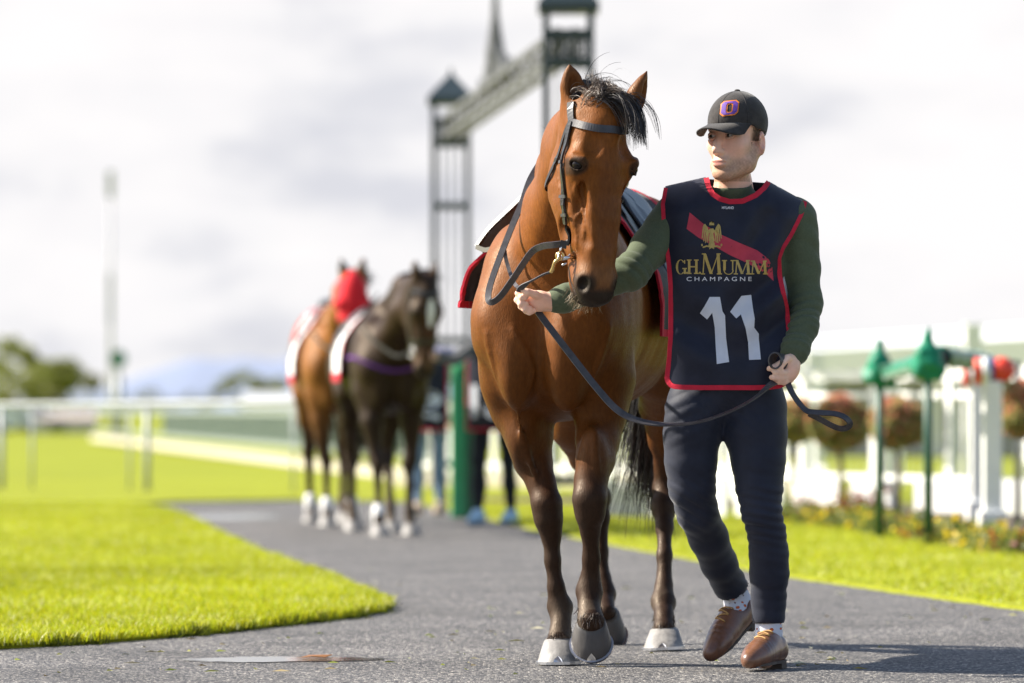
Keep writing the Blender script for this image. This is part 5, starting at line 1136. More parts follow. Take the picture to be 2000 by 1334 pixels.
def bg_tack(hd, who, hood):
    h_, B_, A_, H_, HA_, f, dr = hd; body = Field(); body_prims(body, B_, A_, 1, dr)
    SV = drape(.48, 1.12, (1.05, 1.05), .006, B_, A_, body, ns=12, nt=18, off=.02, flare=.03)
    o = mk('saddle_cloth', SV.reshape(-1, 3), grid_faces(SV.shape[0], SV.shape[1]), M_wcloth, thick=.008); tag(o, 'white saddle cloth with red trim on the '+who, 'saddle cloth'); rim(SV, o, M_redb, .06)
    sd_ = thing('saddle', B_(.75, 0, 1.5), 'small dark race saddle on the '+who, 'saddle'); SV = drape(.6, .92, (1.22, 1.22), .0, B_, A_, body, ns=6, nt=14, off=.035); mk('flap', SV.reshape(-1, 3), grid_faces(SV.shape[0], SV.shape[1]), M_leather, sd_, thick=.01)
    s_ = Field(); s_.ell(B_(.78, 0, 1.63-dr), (.22, .11, .05), A_, .03); V, F = s_.mesh(.02); mk('seat', V, F, M_leather, sd_)
    br = thing('bridle', H_(0, .1, -.1), 'black bridle on the '+who, 'bridle')
    def fs(nm, pts, wd_, m=M_leather, off=.006):
        p = spline(f.snap(np.array(pts), off), 6); p = f.snap(p, off, 3); t = np.gradient(p, axis=0); nn = f.grad(p); b = MB(); b.ribbon(p, [np.cross(a_, c_) for a_, c_ in zip(t, nn)], wd_, .007); b.build(nm, m, br)
    fs('browband', [H_(-.085, .1, -.06), H_(-.04, 0, -.08), H_(.04, 0, -.08), H_(.085, .1, -.06)], .03); fs('noseband', [H_(-.06, .15, -.40), H_(-.05, .03, -.40), H_(0, 0, -.40), H_(.05, .03, -.40), H_(.06, .15, -.40)], .03)
    for sg in (-1, 1):
        fs('cheekpiece', [H_(.085*sg, .1, -.06), H_(.1*sg, .11, -.2), H_(.07*sg, .12, -.42), H_(.057*sg, .12, -.46)], .02)
        torus(H_(.075*sg, .115, -.475), .036, .007, HA_[1], HA_[2]).build('bit_ring', M_steel, br, smooth=True)
        b = MB(); b.ribbon(spline([H_(.075*sg, .13, -.475), H_(.14*sg, .3, -.5), B_(.2, .2*sg, 1.42), B_(.5, .05*sg, 1.64)], 6), (0, 0, 1), .022, .005); b.build('rein', M_leather, br)
    return br
hA = bg_horse((P(668, 0, 37.2)[0], 37.2), R(-7), P(690, 538, 36.6), R(6), R(-6), [(.12, -.10, 0), (.30, .10, 0), (1.45, -.11, .0), (1.2, .12, 0)], (.20, .075, .016), 'bay horse wearing a red hood, walking behind the darker horse', True, 51, white=(0, 1, 2))
bA = bg_tack(hA, 'horse in the red hood', True)
H_, HA_ = hA[3], hA[4]; V = np.zeros(0)
hd_ = Field(); head_prims(hd_, H_, HA_, False); hd_.chain([(H_(0, .16, -.06), .092), (H_(0, .24, -.12), .10)], .05)
V, F = hd_.mesh(.014, smooth=1); V = V+vnormals(V, F)*.010; hl = np.stack([(V-H_(0, 0, 0))@HA_[i] for i in range(3)], 1); ok = hl[:, 2] > -.33
F = F[ok[F].all(1)]; ho = mk('hood', V, F, M_hood, thick=.004); tag(ho, 'red cloth hood over the head of the rear bay horse', 'hood')
for sg in (-1, 1):
    e_ = ball(H_(.115*sg, .06, -.20), (.03, .035, .035)); mk('eye_cup', e_.V, e_.F, M_hood, ho)
    m = MB(); m.tube([H_(.055*sg, .10, .02), H_(.07*sg, .1, .08), H_(.08*sg, .1, .12)], [.036, .034, .016], 10); m.build('ear_cover', M_hood if sg > 5 else M_leather, ho, smooth=True)
hB = bg_horse((P(772, 0, 34.4)[0], 34.4), R(-9), P(842, 550, 33.9), R(24), R(4), [(.02, -.11, 0), (.22, .13, 0), (1.35, -.12, 0), (1.1, .12, 0)], (.020, .010, .006), 'dark brown horse with white saddle cloth held by the handler numbered 12', False, 61, drop=.13, white=(0,))
bB = bg_tack(hB, 'dark brown horse', False)
B_, A_ = hB[1], hB[2]; p = spline(hB[5].snap(np.array([B_(.3, -.24, 1.2), B_(.1, -.2, 1.18), B_(-.02, -.08, 1.12), B_(-.02, .08, 1.12), B_(.1, .2, 1.18), B_(.3, .24, 1.2)]), .012), 6)
b = MB(); b.ribbon(p, (0, 0, 1), .022, .01); tag(b.build('breast_strap', mat('purple_strap', (.09, .012, .17), .7)), 'purple breast strap across the dark brown horse\'s chest', 'strap')
m = MB(); m.ribbon(hB[5].snap(np.array([H_q for H_q in [hB[3](0, -.01, -.12), hB[3](0, -.01, -.2), hB[3](0, -.01, -.3)]]), .004), hB[4][0], [.03, .05, .02], .004); m.build('blaze', M_whitehair, hB[0])

def bg_person(foot_mid, yaw, top, legs_m, shoe_m, hair, number, label, arm_to=None, ht=1.72, stride=.12, seed=1, bibc=None, armm=None):
    fx_, fy_ = foot_mid; fw_ = np.array([math.sin(yaw), -math.cos(yaw), 0]); sd_ = np.array([math.cos(yaw), math.sin(yaw), 0]); k = ht/1.75; o0 = np.array([fx_, fy_, 0])
    Q = lambda s_, f_, z: o0+(sd_*s_+fw_*f_+np.array([0, 0, z]))*k
    b = Field(); b.ell(Q(0, .01, 1.63), (.075*k, .095*k, .115*k), np.array([sd_, fw_, [0, 0, 1]]), .02); b.cone(Q(0, .09, 1.62), Q(0, .105, 1.59), .012, .014, .015)
    b.cone(Q(0, -.01, 1.42), Q(0, 0, 1.55), .055*k, .05*k, .03); b.ell(Q(0, 0, 1.22), (.14*k, .08*k, .22*k), np.array([sd_, fw_, [0, 0, 1]]), .05); b.ell(Q(0, 0, .95), (.12*k, .08*k, .12*k), np.array([sd_, fw_, [0, 0, 1]]), .05)
    hands = []
    arms = []
    for sg in (-1, 1):
        if arm_to is not None and arm_to[0] == sg: e_ = (Q(.19*sg, 0, 1.38)+np.array(arm_to[1]))/2-np.array([0, 0, .06]); hnd = np.array(arm_to[1])
        else: e_ = Q(.25*sg, -.03, 1.12); hnd = Q(.24*sg, .10, .88)
        arms.append([(Q(.18*sg, 0, 1.39), .055*k), (e_, .042*k), (hnd, .032*k)]); b.chain([(a_, r_*.7) for a_, r_ in arms[-1]], .03)
        dd = hnd-e_; dd /= np.linalg.norm(dd); pr = np.cross(dd, fw_); pr /= np.linalg.norm(pr)+1e-9
        b.cone(hnd, hnd+dd*.07, .03, .027, .02)
        for q in (-1.5, -.5, .5, 1.5): b.chain([(hnd+dd*.08+pr*.016*q, .010), (hnd+dd*.12+pr*.017*q+fw_*.01, .009), (hnd+dd*.13+pr*.017*q+fw_*.035, .008)], .006)
        b.chain([(hnd+dd*.03+pr*.03, .012), (hnd+dd*.07+pr*.045+fw_*.015, .010)], .01)
    lg = []
    for sg, st in ((-1, stride), (1, -stride)): lg.append([(Q(.085*sg, 0, .90), .088*k), (Q(.09*sg, st*.6+.02, .50), .058*k), (Q(.09*sg, st*.8, .30), .055*k), (Q(.09*sg, st, .09), .038*k)]); b.chain([(a_, r_*.75) for a_, r_ in lg[-1]], .03)
    V, F = b.mesh(.011, smooth=1); z = np.array([(V-o0)@np.array([0, 0, 1])/k]).T[:, 0]; fr = (V-o0)@fw_/k
    col = np.tile(np.array([.5, .29, .21]), (len(V), 1)); hm = ((z > 1.66) | ((z > 1.54) & (fr < .01))); col[hm] = hair
    pe = mk('person', V, F, M_skin, origin=o0, cols=col); tag(pe, label, 'person')
    t = Field(); t.ell(Q(0, 0, 1.24), (.19*k, .12*k, .25*k), np.array([sd_, fw_, [0, 0, 1]]), .05); t.cone(Q(-.17, 0, 1.39), Q(.17, 0, 1.39), .07*k, .07*k, .05); t.ell(Q(0, 0, 1.0), (.165*k, .115*k, .12*k), np.array([sd_, fw_, [0, 0, 1]]), .05)
    for a_ in arms: t.chain([(a_[0][0], a_[0][1]*1.1), (a_[1][0], a_[1][1]*1.1), (a_[1][0]+(a_[2][0]-a_[1][0])*.92, a_[2][1]*1.1)], .03)
    V, F = t.mesh(.014, smooth=1); mk('shirt', V+vnormals(V, F)*(wob(V, 40, seed)*.004)[:, None], F, armm or top, pe)
    j = Field(); j.ell(Q(0, 0, .93), (.165*k, .12*k, .11*k), np.array([sd_, fw_, [0, 0, 1]]), .05)
    for l_ in lg: j.chain(l_, .03)
    V, F = j.mesh(.013, smooth=1); mk('trousers', V+vnormals(V, F)*(wob(V, 40, seed+1)*.004)[:, None], F, legs_m, pe)
    for l_ in lg:
        s_ = Field(); a_ = l_[-1][0]; s_.chain([(np.array([a_[0], a_[1], .045])-fw_*.05, .043), (np.array([a_[0], a_[1], .045])+fw_*.06, .042), (np.array([a_[0], a_[1], .035])+fw_*.17, .032)], .03); s_.cone(a_, (a_[0], a_[1], .06), .045, .045, .03); V, F = s_.mesh(.011, smooth=1); V[:, 2] = np.maximum(V[:, 2], .002); mk('shoe', V, F, shoe_m, pe)
    if number:
        pts = []
        for z in np.linspace(1.36, .74, 8):
            for s_ in np.linspace(-.19, .19, 9): pts.append(Q(s_, .155*math.sqrt(max(.1, 1-(s_/.26)**2)), z))
        bo = mk('bib', pts, grid_faces(8, 9), M_navy, pe, thick=.006)
        fr_ = [pts[i*9] for i in range(8)]+[pts[63+i] for i in range(9)]+[pts[i*9+8] for i in range(7, -1, -1)]; b = MB(); b.tube([np.array(q)+fw_*.004 for q in fr_], .008, 6); b.build('binding', M_redb, bo)
        pl = text_polys(number, 0, 0, 1, 1, bold=.03); allp = np.array([q for p_ in pl for q in p_]); lo, hi = allp.min(0), allp.max(0)
        Vn, Fn = [], []
        for p_ in pl:
            n0 = len(Vn)
            for x, y in p_: s_ = ((x-lo[0])/(hi[0]-lo[0])-.5)*.30; z = .83+(y-lo[1])/(lo[1]-hi[1])*-.26; Vn.append(Q(s_, .155*math.sqrt(max(.1, 1-(s_/.26)**2))+.012, z))
            Fn.append(tuple(range(n0, len(Vn))))
        mk('number', Vn, Fn, M_white, bo, smooth=False)
    return pe
M_bjean = cloth('light_denim', (.16, .24, .34)); M_blk = cloth('black_trousers', (.014, .015, .02)); M_dk = cloth('dark_jacket', (.016, .017, .022)); M_shoeb = cloth('pale_blue_trainers', (.42, .62, .75)); M_shoet = cloth('tan_boots', (.55, .42, .30)); M_lav = cloth('lilac_shirt', (.42, .38, .52))
h12 = bg_person((P(966, 0, 38.0)[0], 38.0), R(-18), M_dk, M_blk, M_shoeb, (.05, .03, .02), '12', 'handler in dark clothes and number 12 bib holding the dark horse', (-1, hB[3](.09, .13, -.50)), ht=1.66, stride=.14, seed=3, armm=M_dk)
h9 = bg_person((P(838, 0, 41.2)[0], 41.2), R(-12), M_lav, M_bjean, M_shoet, (.30, .20, .10), '5', 'handler in light blue jeans walking behind the dark brown horse', None, ht=1.62, stride=.06, seed=5, armm=M_lav)

# ================================================================ STREET FURNITURE NEAR THE PATH
M_green = mat('green_paint', (.016, .27, .11), .4, noise=.12, nscale=8, coat=.3); M_dkgreen = mat('dark_green_paint', (.012, .07, .04), .45, noise=.15, nscale=8); M_gpad = cloth('green_vinyl_padding', (.01, .19, .105), rough=.4, noise=.25, nscale=9)
g0 = G(905, 1012); gp = thing('barrier_post', g0, 'bright green padded barrier post on the path edge', 'post')
b = MB(); b.box(g0+[0, 0, .57], (.19, .17, 1.14)); bevel(b.build('pad', M_green, gp), .02, 3); b = MB(); b.lathe(g0+[0, 0, 1.14], [(.095, 0), (.095, .05), (.07, .10), (.02, .12)], 16); b.build('cap', M_green, gp, smooth=True); b = MB(); b.box(g0+[.045, -.085, .5], (.05, .02, 1.0)); b.build('edge_strip', M_dkgreen, gp)
# hitching rail with green padding
h1, h2 = G(1718, 1055), G(1813, 1070); h3 = G(1988, 1040); hr_ = thing('hitching_rail', (h1+h2)/2*[1, 1, 0], 'green steel hitching rail wrapped in green vinyl padding', 'rail')
for q, zt in ((h1, 1.13), (h2, 1.17)): b = MB(); b.tube([q, q+[0, 0, zt]], .028, 14); b.lathe(q, [(.07, 0), (.07, .012), (.03, .02)], 14); b.build('post', M_dkgreen, hr_, smooth=True)
b = MB(); b.tube([h3, h3+[0, 0, 1.18]], .024, 12); b.build('post', mat('galvanised', (.42, .42, .40), .5, metal=.6), hr_, smooth=True)
b = MB(); b.tube([h1+[0, 0, 1.12], h2+[0, 0, 1.16], h3+[0, 0, 1.17]], .02, 10); b.build('rail', M_dkgreen, hr_, smooth=True)
for q, z in ((h1, 1.16), (h2, 1.20)):
    f = Field(); f.ell(q+[0, 0, z-.06], (.09, .085, .115), None, .03); f.cone(q+[0, 0, z], q+[.005, 0, z+.14], .07, .014, .03); f.cone(q+[-.05, 0, z-.10], q+[.06, 0, z-.12], .055, .05, .04); V, F = f.mesh(.011); mk('padding', V+vnormals(V, F)*(wob(V, 45, 9)*.008)[:, None], F, M_gpad, hr_)
def sleeve(a, c, r, n=12, seed=1):
    p = [a+(c-a)*t for t in np.linspace(0, 1, n)]; b = MB(); b.tube(p, [r*(1+.14*math.sin(i*2.1+seed)) for i in range(n)], 14); return b
sleeve(h1+[.06, 0, 1.09], h2+[-.05, 0, 1.13], .055, 9).build('padding', M_gpad, hr_, smooth=True)
d_ = (h3-h2); sleeve(h2+[.05, 0, 1.18]+d_*.05, h2+[0, 0, 1.165]+d_*.62, .062, 12, 2).build('padding', M_gpad, hr_, smooth=True); sleeve(h2+[.06, 0, 1.17]+d_*.03, h2+[0, 0, 1.17]+d_*.14, .056, 4).build('tie', M_leather, hr_, smooth=True)
sleeve(h2+[0, 0, 1.165]+d_*.62, h2+[0, 0, 1.165]+d_*.80, .036, 6, 3).build('padding', M_gpad, hr_, smooth=True)
# white posts with red, white and blue barrels on top
M_wp = mat('white_paint', (.84, .84, .82), .5, noise=.05, nscale=9); M_redp = mat('red_paint', (.75, .06, .03), .4); M_bluep = mat('blue_paint', (.10, .18, .42), .4)
for i, (px_, py_, zt, lab) in enumerate(((1912, 1040, 1.03, 'white square post with a red and white drum, beside the taller post base'), (1938, 1066, 1.03, 'white square post with stepped base in front of the flower bed'))):
    q = G(px_, py_); t = thing('white_post', q, lab, 'post'); b = MB(); b.box(q+[0, 0, zt/2], (.115, .115, zt)); bevel(b.build('shaft', M_wp, t), .008); b = MB(); b.box(q+[0, 0, .11], (.17, .17, .22)); bevel(b.build('base', M_wp, t), .01)
    if i == 1: e_ = ball(q+[.06, 0, zt+.07], (.085, .085, .08)); mk('red_cap', e_.V, e_.F, M_redp, t)
    for j in range(2 if i == 0 else 1):
        c = q+[-.05+.17*j, 0, zt+.06+.03*j]; b = MB(); b.tube([c+[-.06, 0, 0], c+[-.02, 0, .0]], .085, 16); b.build('red_band', M_redp, t, smooth=True); b = MB(); b.tube([c+[-.02, 0, 0], c+[.03, 0, 0]], .087, 16); b.build('white_band', M_wp, t, smooth=True); b = MB(); b.tube([c+[.03, 0, 0], c+[.05, 0, 0]], .085, 16); b.build('blue_band', M_bluep, t, smooth=True)
# flower bed
M_soil = mat('soil', (.10, .075, .05), .9, noise=.4, nscale=12, bump=.8, bscale=20, bdist=.03)
bed = [(-.6, 46.4), (2.2, 42.2), (2.75, 35.0), (3.1, 30.2), (6, 25), (9, 23.5), (9, 30), (3.9, 38.5), (3.0, 46)]
turf_slab('flower_bed', bed, .05, M_soil)
def leaf_cloud(n, fn, size, colf, seed):
    g = np.random.default_rng(seed); c = np.array([fn(g) for _ in range(n)]); a = g.normal(size=(n, 3)); a /= np.linalg.norm(a, axis=1, keepdims=True); b = np.cross(a, g.normal(size=(n, 3))); b /= np.linalg.norm(b, axis=1, keepdims=True); s = size*g.uniform(.6, 1.4, n)[:, None]
    V = np.stack([c-a*s, c+b*s*.5, c+a*s, c-b*s*.5], 1).reshape(-1, 3); F = np.arange(4*n).reshape(n, 4); return V, F, np.repeat(np.array([colf(g, c[i]) for i in range(n)]), 4, 0)
M_leaf = mat('leaf', attr=True, rough=.45, trans=.5, spec=.4)
def bark(name='bark'): return mat(name, (.14, .11, .08), .9, noise=.35, nscale=15, bump=.6, bscale=30)
M_bark = bark()
def topiary(c, zc, r, label, seed, redness):
    t = thing('topiary_tree', (c[0], c[1], .05), label, 'tree', 'ball topiary trees in the flower bed'); g = np.random.default_rng(seed)
    b = MB(); b.tube([(c[0], c[1], .04), (c[0]+.01, c[1], zc*.5), (c[0]-.005, c[1], zc)], [.026, .021, .018], 8); b.build('trunk', M_bark, t, smooth=True)
    for k in range(5):
        an = k*1.26+seed; b = MB(); b.tube([(c[0], c[1], zc-.25*r*2), (c[0]+.5*r*math.cos(an), c[1]+.5*r*math.sin(an), zc+.3*r)], [.014, .006], 6); b.build('branch', M_bark, t, smooth=True)
    def fn(g):
        d = g.normal(size=3); d /= np.linalg.norm(d); rr = r*(.7+.3*g.uniform()**.4)*(1+.05*math.sin(5*d[0]+seed)+.05*math.sin(7*d[2]+4*d[1])); return np.array([c[0], c[1], zc])+d*rr*np.array([1.08, 1.08, .92])
    def cf(g, p):
        top = (p[2]-zc)/r; red = g.uniform() < redness*(.35+.55*max(top, -.2)); return np.array([.66, .27, .18])*g.uniform(.6, 1.4) if red else np.array([.36, .36, .13])*g.uniform(.5, 1.5)
    V, F, C = leaf_cloud(4200, fn, .032, cf, seed); mk('crown', V, F, M_leaf, t, cols=C)
for i, (px_, Yt, pyc, rp_, rd) in enumerate(((1551, 41.5, 822, 46, .5), (1640, 39.5, 826, 57, .75), (1752, 37.0, 826, 52, .7), (2012, 33.5, 800, 60, .9))):
    c = P(px_, pyc, Yt); topiary(c, c[2], rp_*Yt/FPX, ['small green ball topiary half hidden behind the man\'s hip', 'ball topiary with orange-red young leaves beside the lead rein loop', 'dark reddish ball topiary between the two green rail posts', 'orange leaved ball topiary beyond the white posts'][i], 70+i, rd)
gb = np.random.default_rng(33)
def shrub(c, r, h, cols, n, label, nm, seed):
    t = thing(nm, (c[0], c[1], .05), label, 'plant', 'low plants in the flower bed'); g = np.random.default_rng(seed)
    for k in range(4): b = MB(); an = k*1.57+seed; b.tube([(c[0], c[1], .04), (c[0]+.5*r*math.cos(an), c[1]+.5*r*math.sin(an), h*.8)], [.006, .003], 5); b.build('stem', M_bark, t)
    fn = lambda g: np.array([c[0]+g.normal()*r*.5, c[1]+g.normal()*r*.5, .05+abs(g.normal())*h*.5]); V, F, C = leaf_cloud(n, fn, .026, lambda g, p: np.array(cols[g.integers(len(cols))])*g.uniform(.6, 1.3), seed); mk('foliage', V, F, M_leaf, t, cols=C)
gr = [(.16, .21, .03), (.10, .14, .03), (.2, .22, .05)]
for i in range(26):
    u = i/25; px_ = 1545+u*460; py_ = 1012+u*62+gb.uniform(-10, 2); c = G(px_, py_, .05); kind_ = gb.integers(4) if i not in (18, 20) else 3
    cols = [gr, gr, gr+[(.30, .07, .04)], gr+[(.75, .52, .02), (.8, .6, .05)]][kind_]
    where = ' behind the man' if px_ < 1600 else ' near the orange-red topiary' if px_ < 1700 else ' between the green rail posts' if px_ < 1800 else ' beside the second green rail post' if px_ < 1890 else ' around the white posts' if px_ < 1950 else ' beyond the white posts'
    shrub(c, .22, .09, cols, 260, ['low green leafy plant at the bed edge', 'low green leafy plant at the bed edge', 'low plant with reddish leaves at the bed edge', 'low plant with yellow flowers at the bed edge'][kind_]+where, 'bed_plant', 100+i)
for i, (px_, py_) in enumerate(((1662, 1012), (1700, 1016), (1590, 1000))): shrub(G(px_, py_, .05), .16, .2, [(.30, .06, .04), (.22, .05, .03), (.14, .12, .04)], 320, ['small red leaved bush under the orange-red topiary', 'small red leaved bush beside the first green rail post', 'small red leaved bush behind the man\'s legs'][i], 'red_bush', 140+i)

# white fence behind the bed: posts, rails, wire mesh, low boards
fa, fb = np.array([.4, 52.0, 0]), np.array([5.6, 41.5, 0]); fd = fb-fa; fl = np.linalg.norm(fd); fd /= fl
fen = thing('white_fence', (fa+fb)/2, 'white post and rail fence with wire mesh behind the flower bed', 'fence'); M_wire = mat('pale_wire', (.62, .63, .62), .5)
npst = 9
for i in range(npst+1): q = fa+fd*fl*i/npst; b = MB(); b.box(q+[0, 0, .62], (.09, .09, 1.24), math.atan2(fd[1], fd[0])); bevel(b.build('post', M_wp, fen), .006)
for z, hh in ((1.16, .10), (.98, .05), (.24, .05)): b = MB(); b.ribbon([fa+[0, 0, z], fb+[0, 0, z]], (0, 0, 1), hh, .04); b.build('rail', M_wp, fen)
b = MB()
for k in range(int(fl/.11)): q = fa+fd*(.055+k*.11); b.box(q+[0, 0, .62], (.006, .006, .95))
tag(b.build('wire_mesh', M_wire, fen), kind='stuff')
for i, (x0, x1) in enumerate(((1552, 1643), (1668, 1742), (1790, 1893), (1945, 2060), (1440, 1530), (1180, 1290), (1320, 1420))):
    p0, p1 = G(x0, 1012+i % 2), G(x1, 1014+i % 2); b = MB(); d_ = p1-p0; c = (p0+p1)/2; b.box(c+[0, 0, .15], (np.linalg.norm(d_), .05, .30), math.atan2(d_[1], d_[0])); o = bevel(b.build('white_board', M_wp), .006); tag(o, 'low white board on the ground '+['behind the orange-red topiary', 'behind the first green rail post', 'between second green rail post and white posts', 'beyond the white posts', 'behind the man\'s legs', 'behind the horse\'s tail', 'between horse\'s hind leg and man'][i], 'board', 'low white boards along the fence')
# pavilion with a long white roof edge, far right
pa = thing('pavilion', (12.5, 96, 0), 'long white pavilion with pale roof fascia behind the fence', 'building'); M_pwall = mat('pale_wall', (.52, .53, .54), .7, noise=.1, nscale=1); M_pgl = mat('dull_glass', (.20, .23, .25), .2)
b = MB(); b.box((12.2, 98, 1.05), (19.4, 6, 2.1)); b.build('wall', M_pwall, pa)
b = MB(); b.add([(2.0, 93.5, 1.25), (24, 88, 2.45), (24, 101, 2.45), (2.0, 101, 1.25), (2.0, 93.5, 1.72), (24, 88, 3.0), (24, 101, 3.4), (2.0, 101, 2.0)], [(3,2,1,0), (4,5,6,7), (0,1,5,4), (1,2,6,5), (2,3,7,6), (3,0,4,7)]); b.build('roof', M_wp, pa)
for k in range(7): b = MB(); b.box((3.6+2.7*k, 94.95, .95), (1.9, .06, .9)); w_ = b.build('window', M_wp, pa); b = MB(); b.box((3.6+2.7*k, 94.9, .95), (1.7, .03, .72)); b.build('pane', M_pgl, w_)
for k in range(5): b = MB(); b.box((3.2+4.4*k, 93.4-1.0*k*.9, .75+.13*k), (.22, .22, 1.5+.26*k)); b.build('column', M_wp, pa)
for k, (px_, zt) in enumerate(((1592, 1.5), (1900, 1.8), (1745, 1.1))): q = G(px_, 950); t = MB(); t.box(q+[0, 0, zt/2], (.20, .20, zt)); o = bevel(t.build('white_column', M_wp), .01); tag(o, ['tall white column beyond the fence beside the man\'s lead hand', 'tallest white column beyond the fence behind the white posts', 'short white column beyond the fence between the green rail posts'][k], 'column')

# ================================================================ ARCHWAY OVER THE PATH
M_iron = mat('slate_paint', (.026, .042, .052), .45, noise=.15, nscale=6); M_ironl = mat('weathered_frame', (.085, .088, .092), .6, noise=.3, nscale=6)
tl, tr_ = np.array([P(881, 0, 51.6)[0], 51.6, 0]), np.array([P(1110, 0, 39.6)[0], 39.6, 0]); arch = thing('entrance_arch', (tl+tr_)/2, 'slate grey iron archway with two pointed lattice towers over the path', 'archway')
axd = (tr_-tl); axl = np.linalg.norm(axd); axd /= axl; pd = np.array([-axd[1], axd[0], 0]); az = math.atan2(axd[1], axd[0])
def tower(c):
    hw = .172; ht = 3.92
    for sx in (-1, 1):
        for sy in (-1, 1): b = MB(); b.box(c+[sx*hw, sy*hw, ht/2], (.052, .052, ht)); b.build('column', M_iron, arch)
    for z in (.3, 1.55, 2.9, 3.53, 3.75):
        for k in range(4): b = MB(); o_ = [(0, -hw), (0, hw), (-hw, 0), (hw, 0)][k]; b.box(c+[o_[0], o_[1], z], ((.30, .045, .06) if k < 2 else (.045, .30, .06))); b.build('cross_bar', M_iron, arch)
    for sg in (-1, 1):                                # scroll panels near the top, slim bars below
        for k in range(3): x = -.08+.08*k; b = MB(); b.tube([c+[x, sg*hw, .3], c+[x, sg*hw, 3.5]], .006, 6); b.build('bar', M_iron, arch)
        for k in range(5): b = MB(); b.tube([c+[-.12+.06*k, sg*hw, 3.53], c+[-.12+.06*k, sg*hw, 3.75]], .012, 6); b.build('bar', M_iron, arch)
        for k in range(4):
            torus(c+[-.06+.12*(k % 2), sg*(hw+.012), 3.60+.085*(k//2)], .034, .008, (1, 0, 0), (0, 0, 1), 14).build('scroll', M_ironl, arch, smooth=True)
    b = MB(); e_ = .235; z = 3.92; b.add([c+[-e_, -e_, z], c+[e_, -e_, z], c+[e_, e_, z], c+[-e_, e_, z], c+[-e_, -e_, z+.07], c+[e_, -e_, z+.07], c+[e_, e_, z+.07], c+[-e_, e_, z+.07], c+[0, 0, z+.33]], [(3,2,1,0), (0,1,5,4), (1,2,6,5), (2,3,7,6), (3,0,4,7), (4,5,8), (5,6,8), (6,7,8), (7,4,8)]); b.build('cap', M_iron, arch)
    b = MB(); b.lathe(c+[0, 0, z+.31], [(.012, 0), (.02, .03), (.006, .07)], 8); b.build('finial', M_iron, arch)
tower(tl); tower(tr_)
for sg in (-1, 1):
    for z in (3.60, 3.79): b = MB(); b.ribbon([tl+pd*.07*sg+[0, 0, z]+axd*.15, tr_+pd*.07*sg+[0, 0, z]-axd*.15], (0, 0, 1), .05, .04); b.build('beam', M_ironl, arch)
    ns = 22
    for k in range(ns): a_ = tl+axd*(.15+(axl-.3)*k/ns); c_ = tl+axd*(.15+(axl-.3)*(k+1)/ns); b = MB(); z0, z1 = (3.60, 3.79) if k % 2 else (3.79, 3.60); b.tube([a_+pd*.07*sg+[0, 0, z0], c_+pd*.07*sg+[0, 0, z1]], .014, 5); b.build('brace', M_ironl, arch)
mid = tl+axd*axl*.44
for k, (dx, hh) in enumerate(((-1.5, .14), (-.9, .22), (-.4, .34), (.4, .34), (.9, .22), (1.5, .14))): b = MB(); q = mid+axd*dx; b.add([q+axd*-.25+[0, 0, 3.80], q+axd*.25+[0, 0, 3.80], q+[0, 0, 3.80+hh]], [(0, 1, 2)]); b.build('gable_panel', M_ironl, arch, thick=.05)
b = MB(); b.lathe(mid+[0, 0, 3.80], [(.09, 0), (.085, .30), (.06, .45), (.035, .62), (.022, .9), (.015, 1.5)], 8); b.build('spire', M_ironl, arch)

# ================================================================ RAILS, TRACK FENCE, DISTANCE
M_pvc = mat('white_plastic_rail', (.36, .38, .40), .4)
rl = [G(-60, 972), G(8, 966), G(268, 953), G(300, 960)]; ry = 53.0
run = thing('running_rail', (-3.9, 53, 0), 'white running rail across the grass beyond the lawn', 'rail')
r0, r1 = np.array([-9.5, 56.5, .86]), np.array([-1.5, 51.0, .93])
b = MB(); b.tube([r0, r1, r1+[3, -1.5, .02]], .026, 12); b.build('rail', M_pvc, run, smooth=True)
for px_ in (2, 66, 266, 302, 590): 
    q = P(px_, 800, 53.6); t_ = (q[0]-r0[0])/(r1[0]-r0[0]); c = r0+(r1-r0)*t_; b = MB(); b.tube([(c[0], c[1], 0), (c[0], c[1], .86)], .032 if px_ in (2, 302) else .014, 10); b.build('post', M_pvc, run, smooth=True)
# track fence with dark slats and pale kerb, receding to the left
t0, t1 = np.array([-11.0, 135, 0]), np.array([-.6, 57.0, 0]); td = t1-t0; tl_ = np.linalg.norm(td); td /= tl_; tf = thing('track_fence', (t0+t1)/2, 'long slatted green fence on a pale kerb along the race track', 'fence'); M_slat = mat('grey_green_slat', (.085, .12, .095), .6, noise=.2, nscale=2); M_kerb = mat('pale_kerb', (.46, .42, .32), .85)
b = MB(); b.ribbon([t0+[0, 0, .11], t1+[0, 0, .055]], (0, 0, 1), .13, .22); b.build('kerb', M_kerb, tf)
for z in (.80, .30): b = MB(); b.ribbon([t0+[0, 0, z], t1+[0, 0, z]], (0, 0, 1), .07, .05); b.build('fence_rail', mat('fence_rail_paint', (.22, .26, .23), .6), tf)
sl = MB(); sl.box((0, 0, 0), (.16, .02, .52)); sl0 = None; ns = 170
for k in range(ns):
    q = t1-td*(.15+.30*k)+[0, 0, .52]
    if sl0 is None: sl0 = sl.build('slat', M_slat, tf, origin=(0, 0, 0)); sl0.location = q-wo(tf); sl0.rotation_euler = (0, 0, math.atan2(td[1], td[0]))
    else: copy_to(sl0, q, tf, math.atan2(td[1], td[0]))
b = MB(); q0 = t1-td*6.5; b.ribbon([q0-td*.8+[0, 0, .55]-pd*.12, q0+td*.8+[0, 0, .55]-pd*.12], (0, 0, 1), .45, .03); b.build('sign_board', mat('slate_sign', (.16, .19, .19), .6), tf)
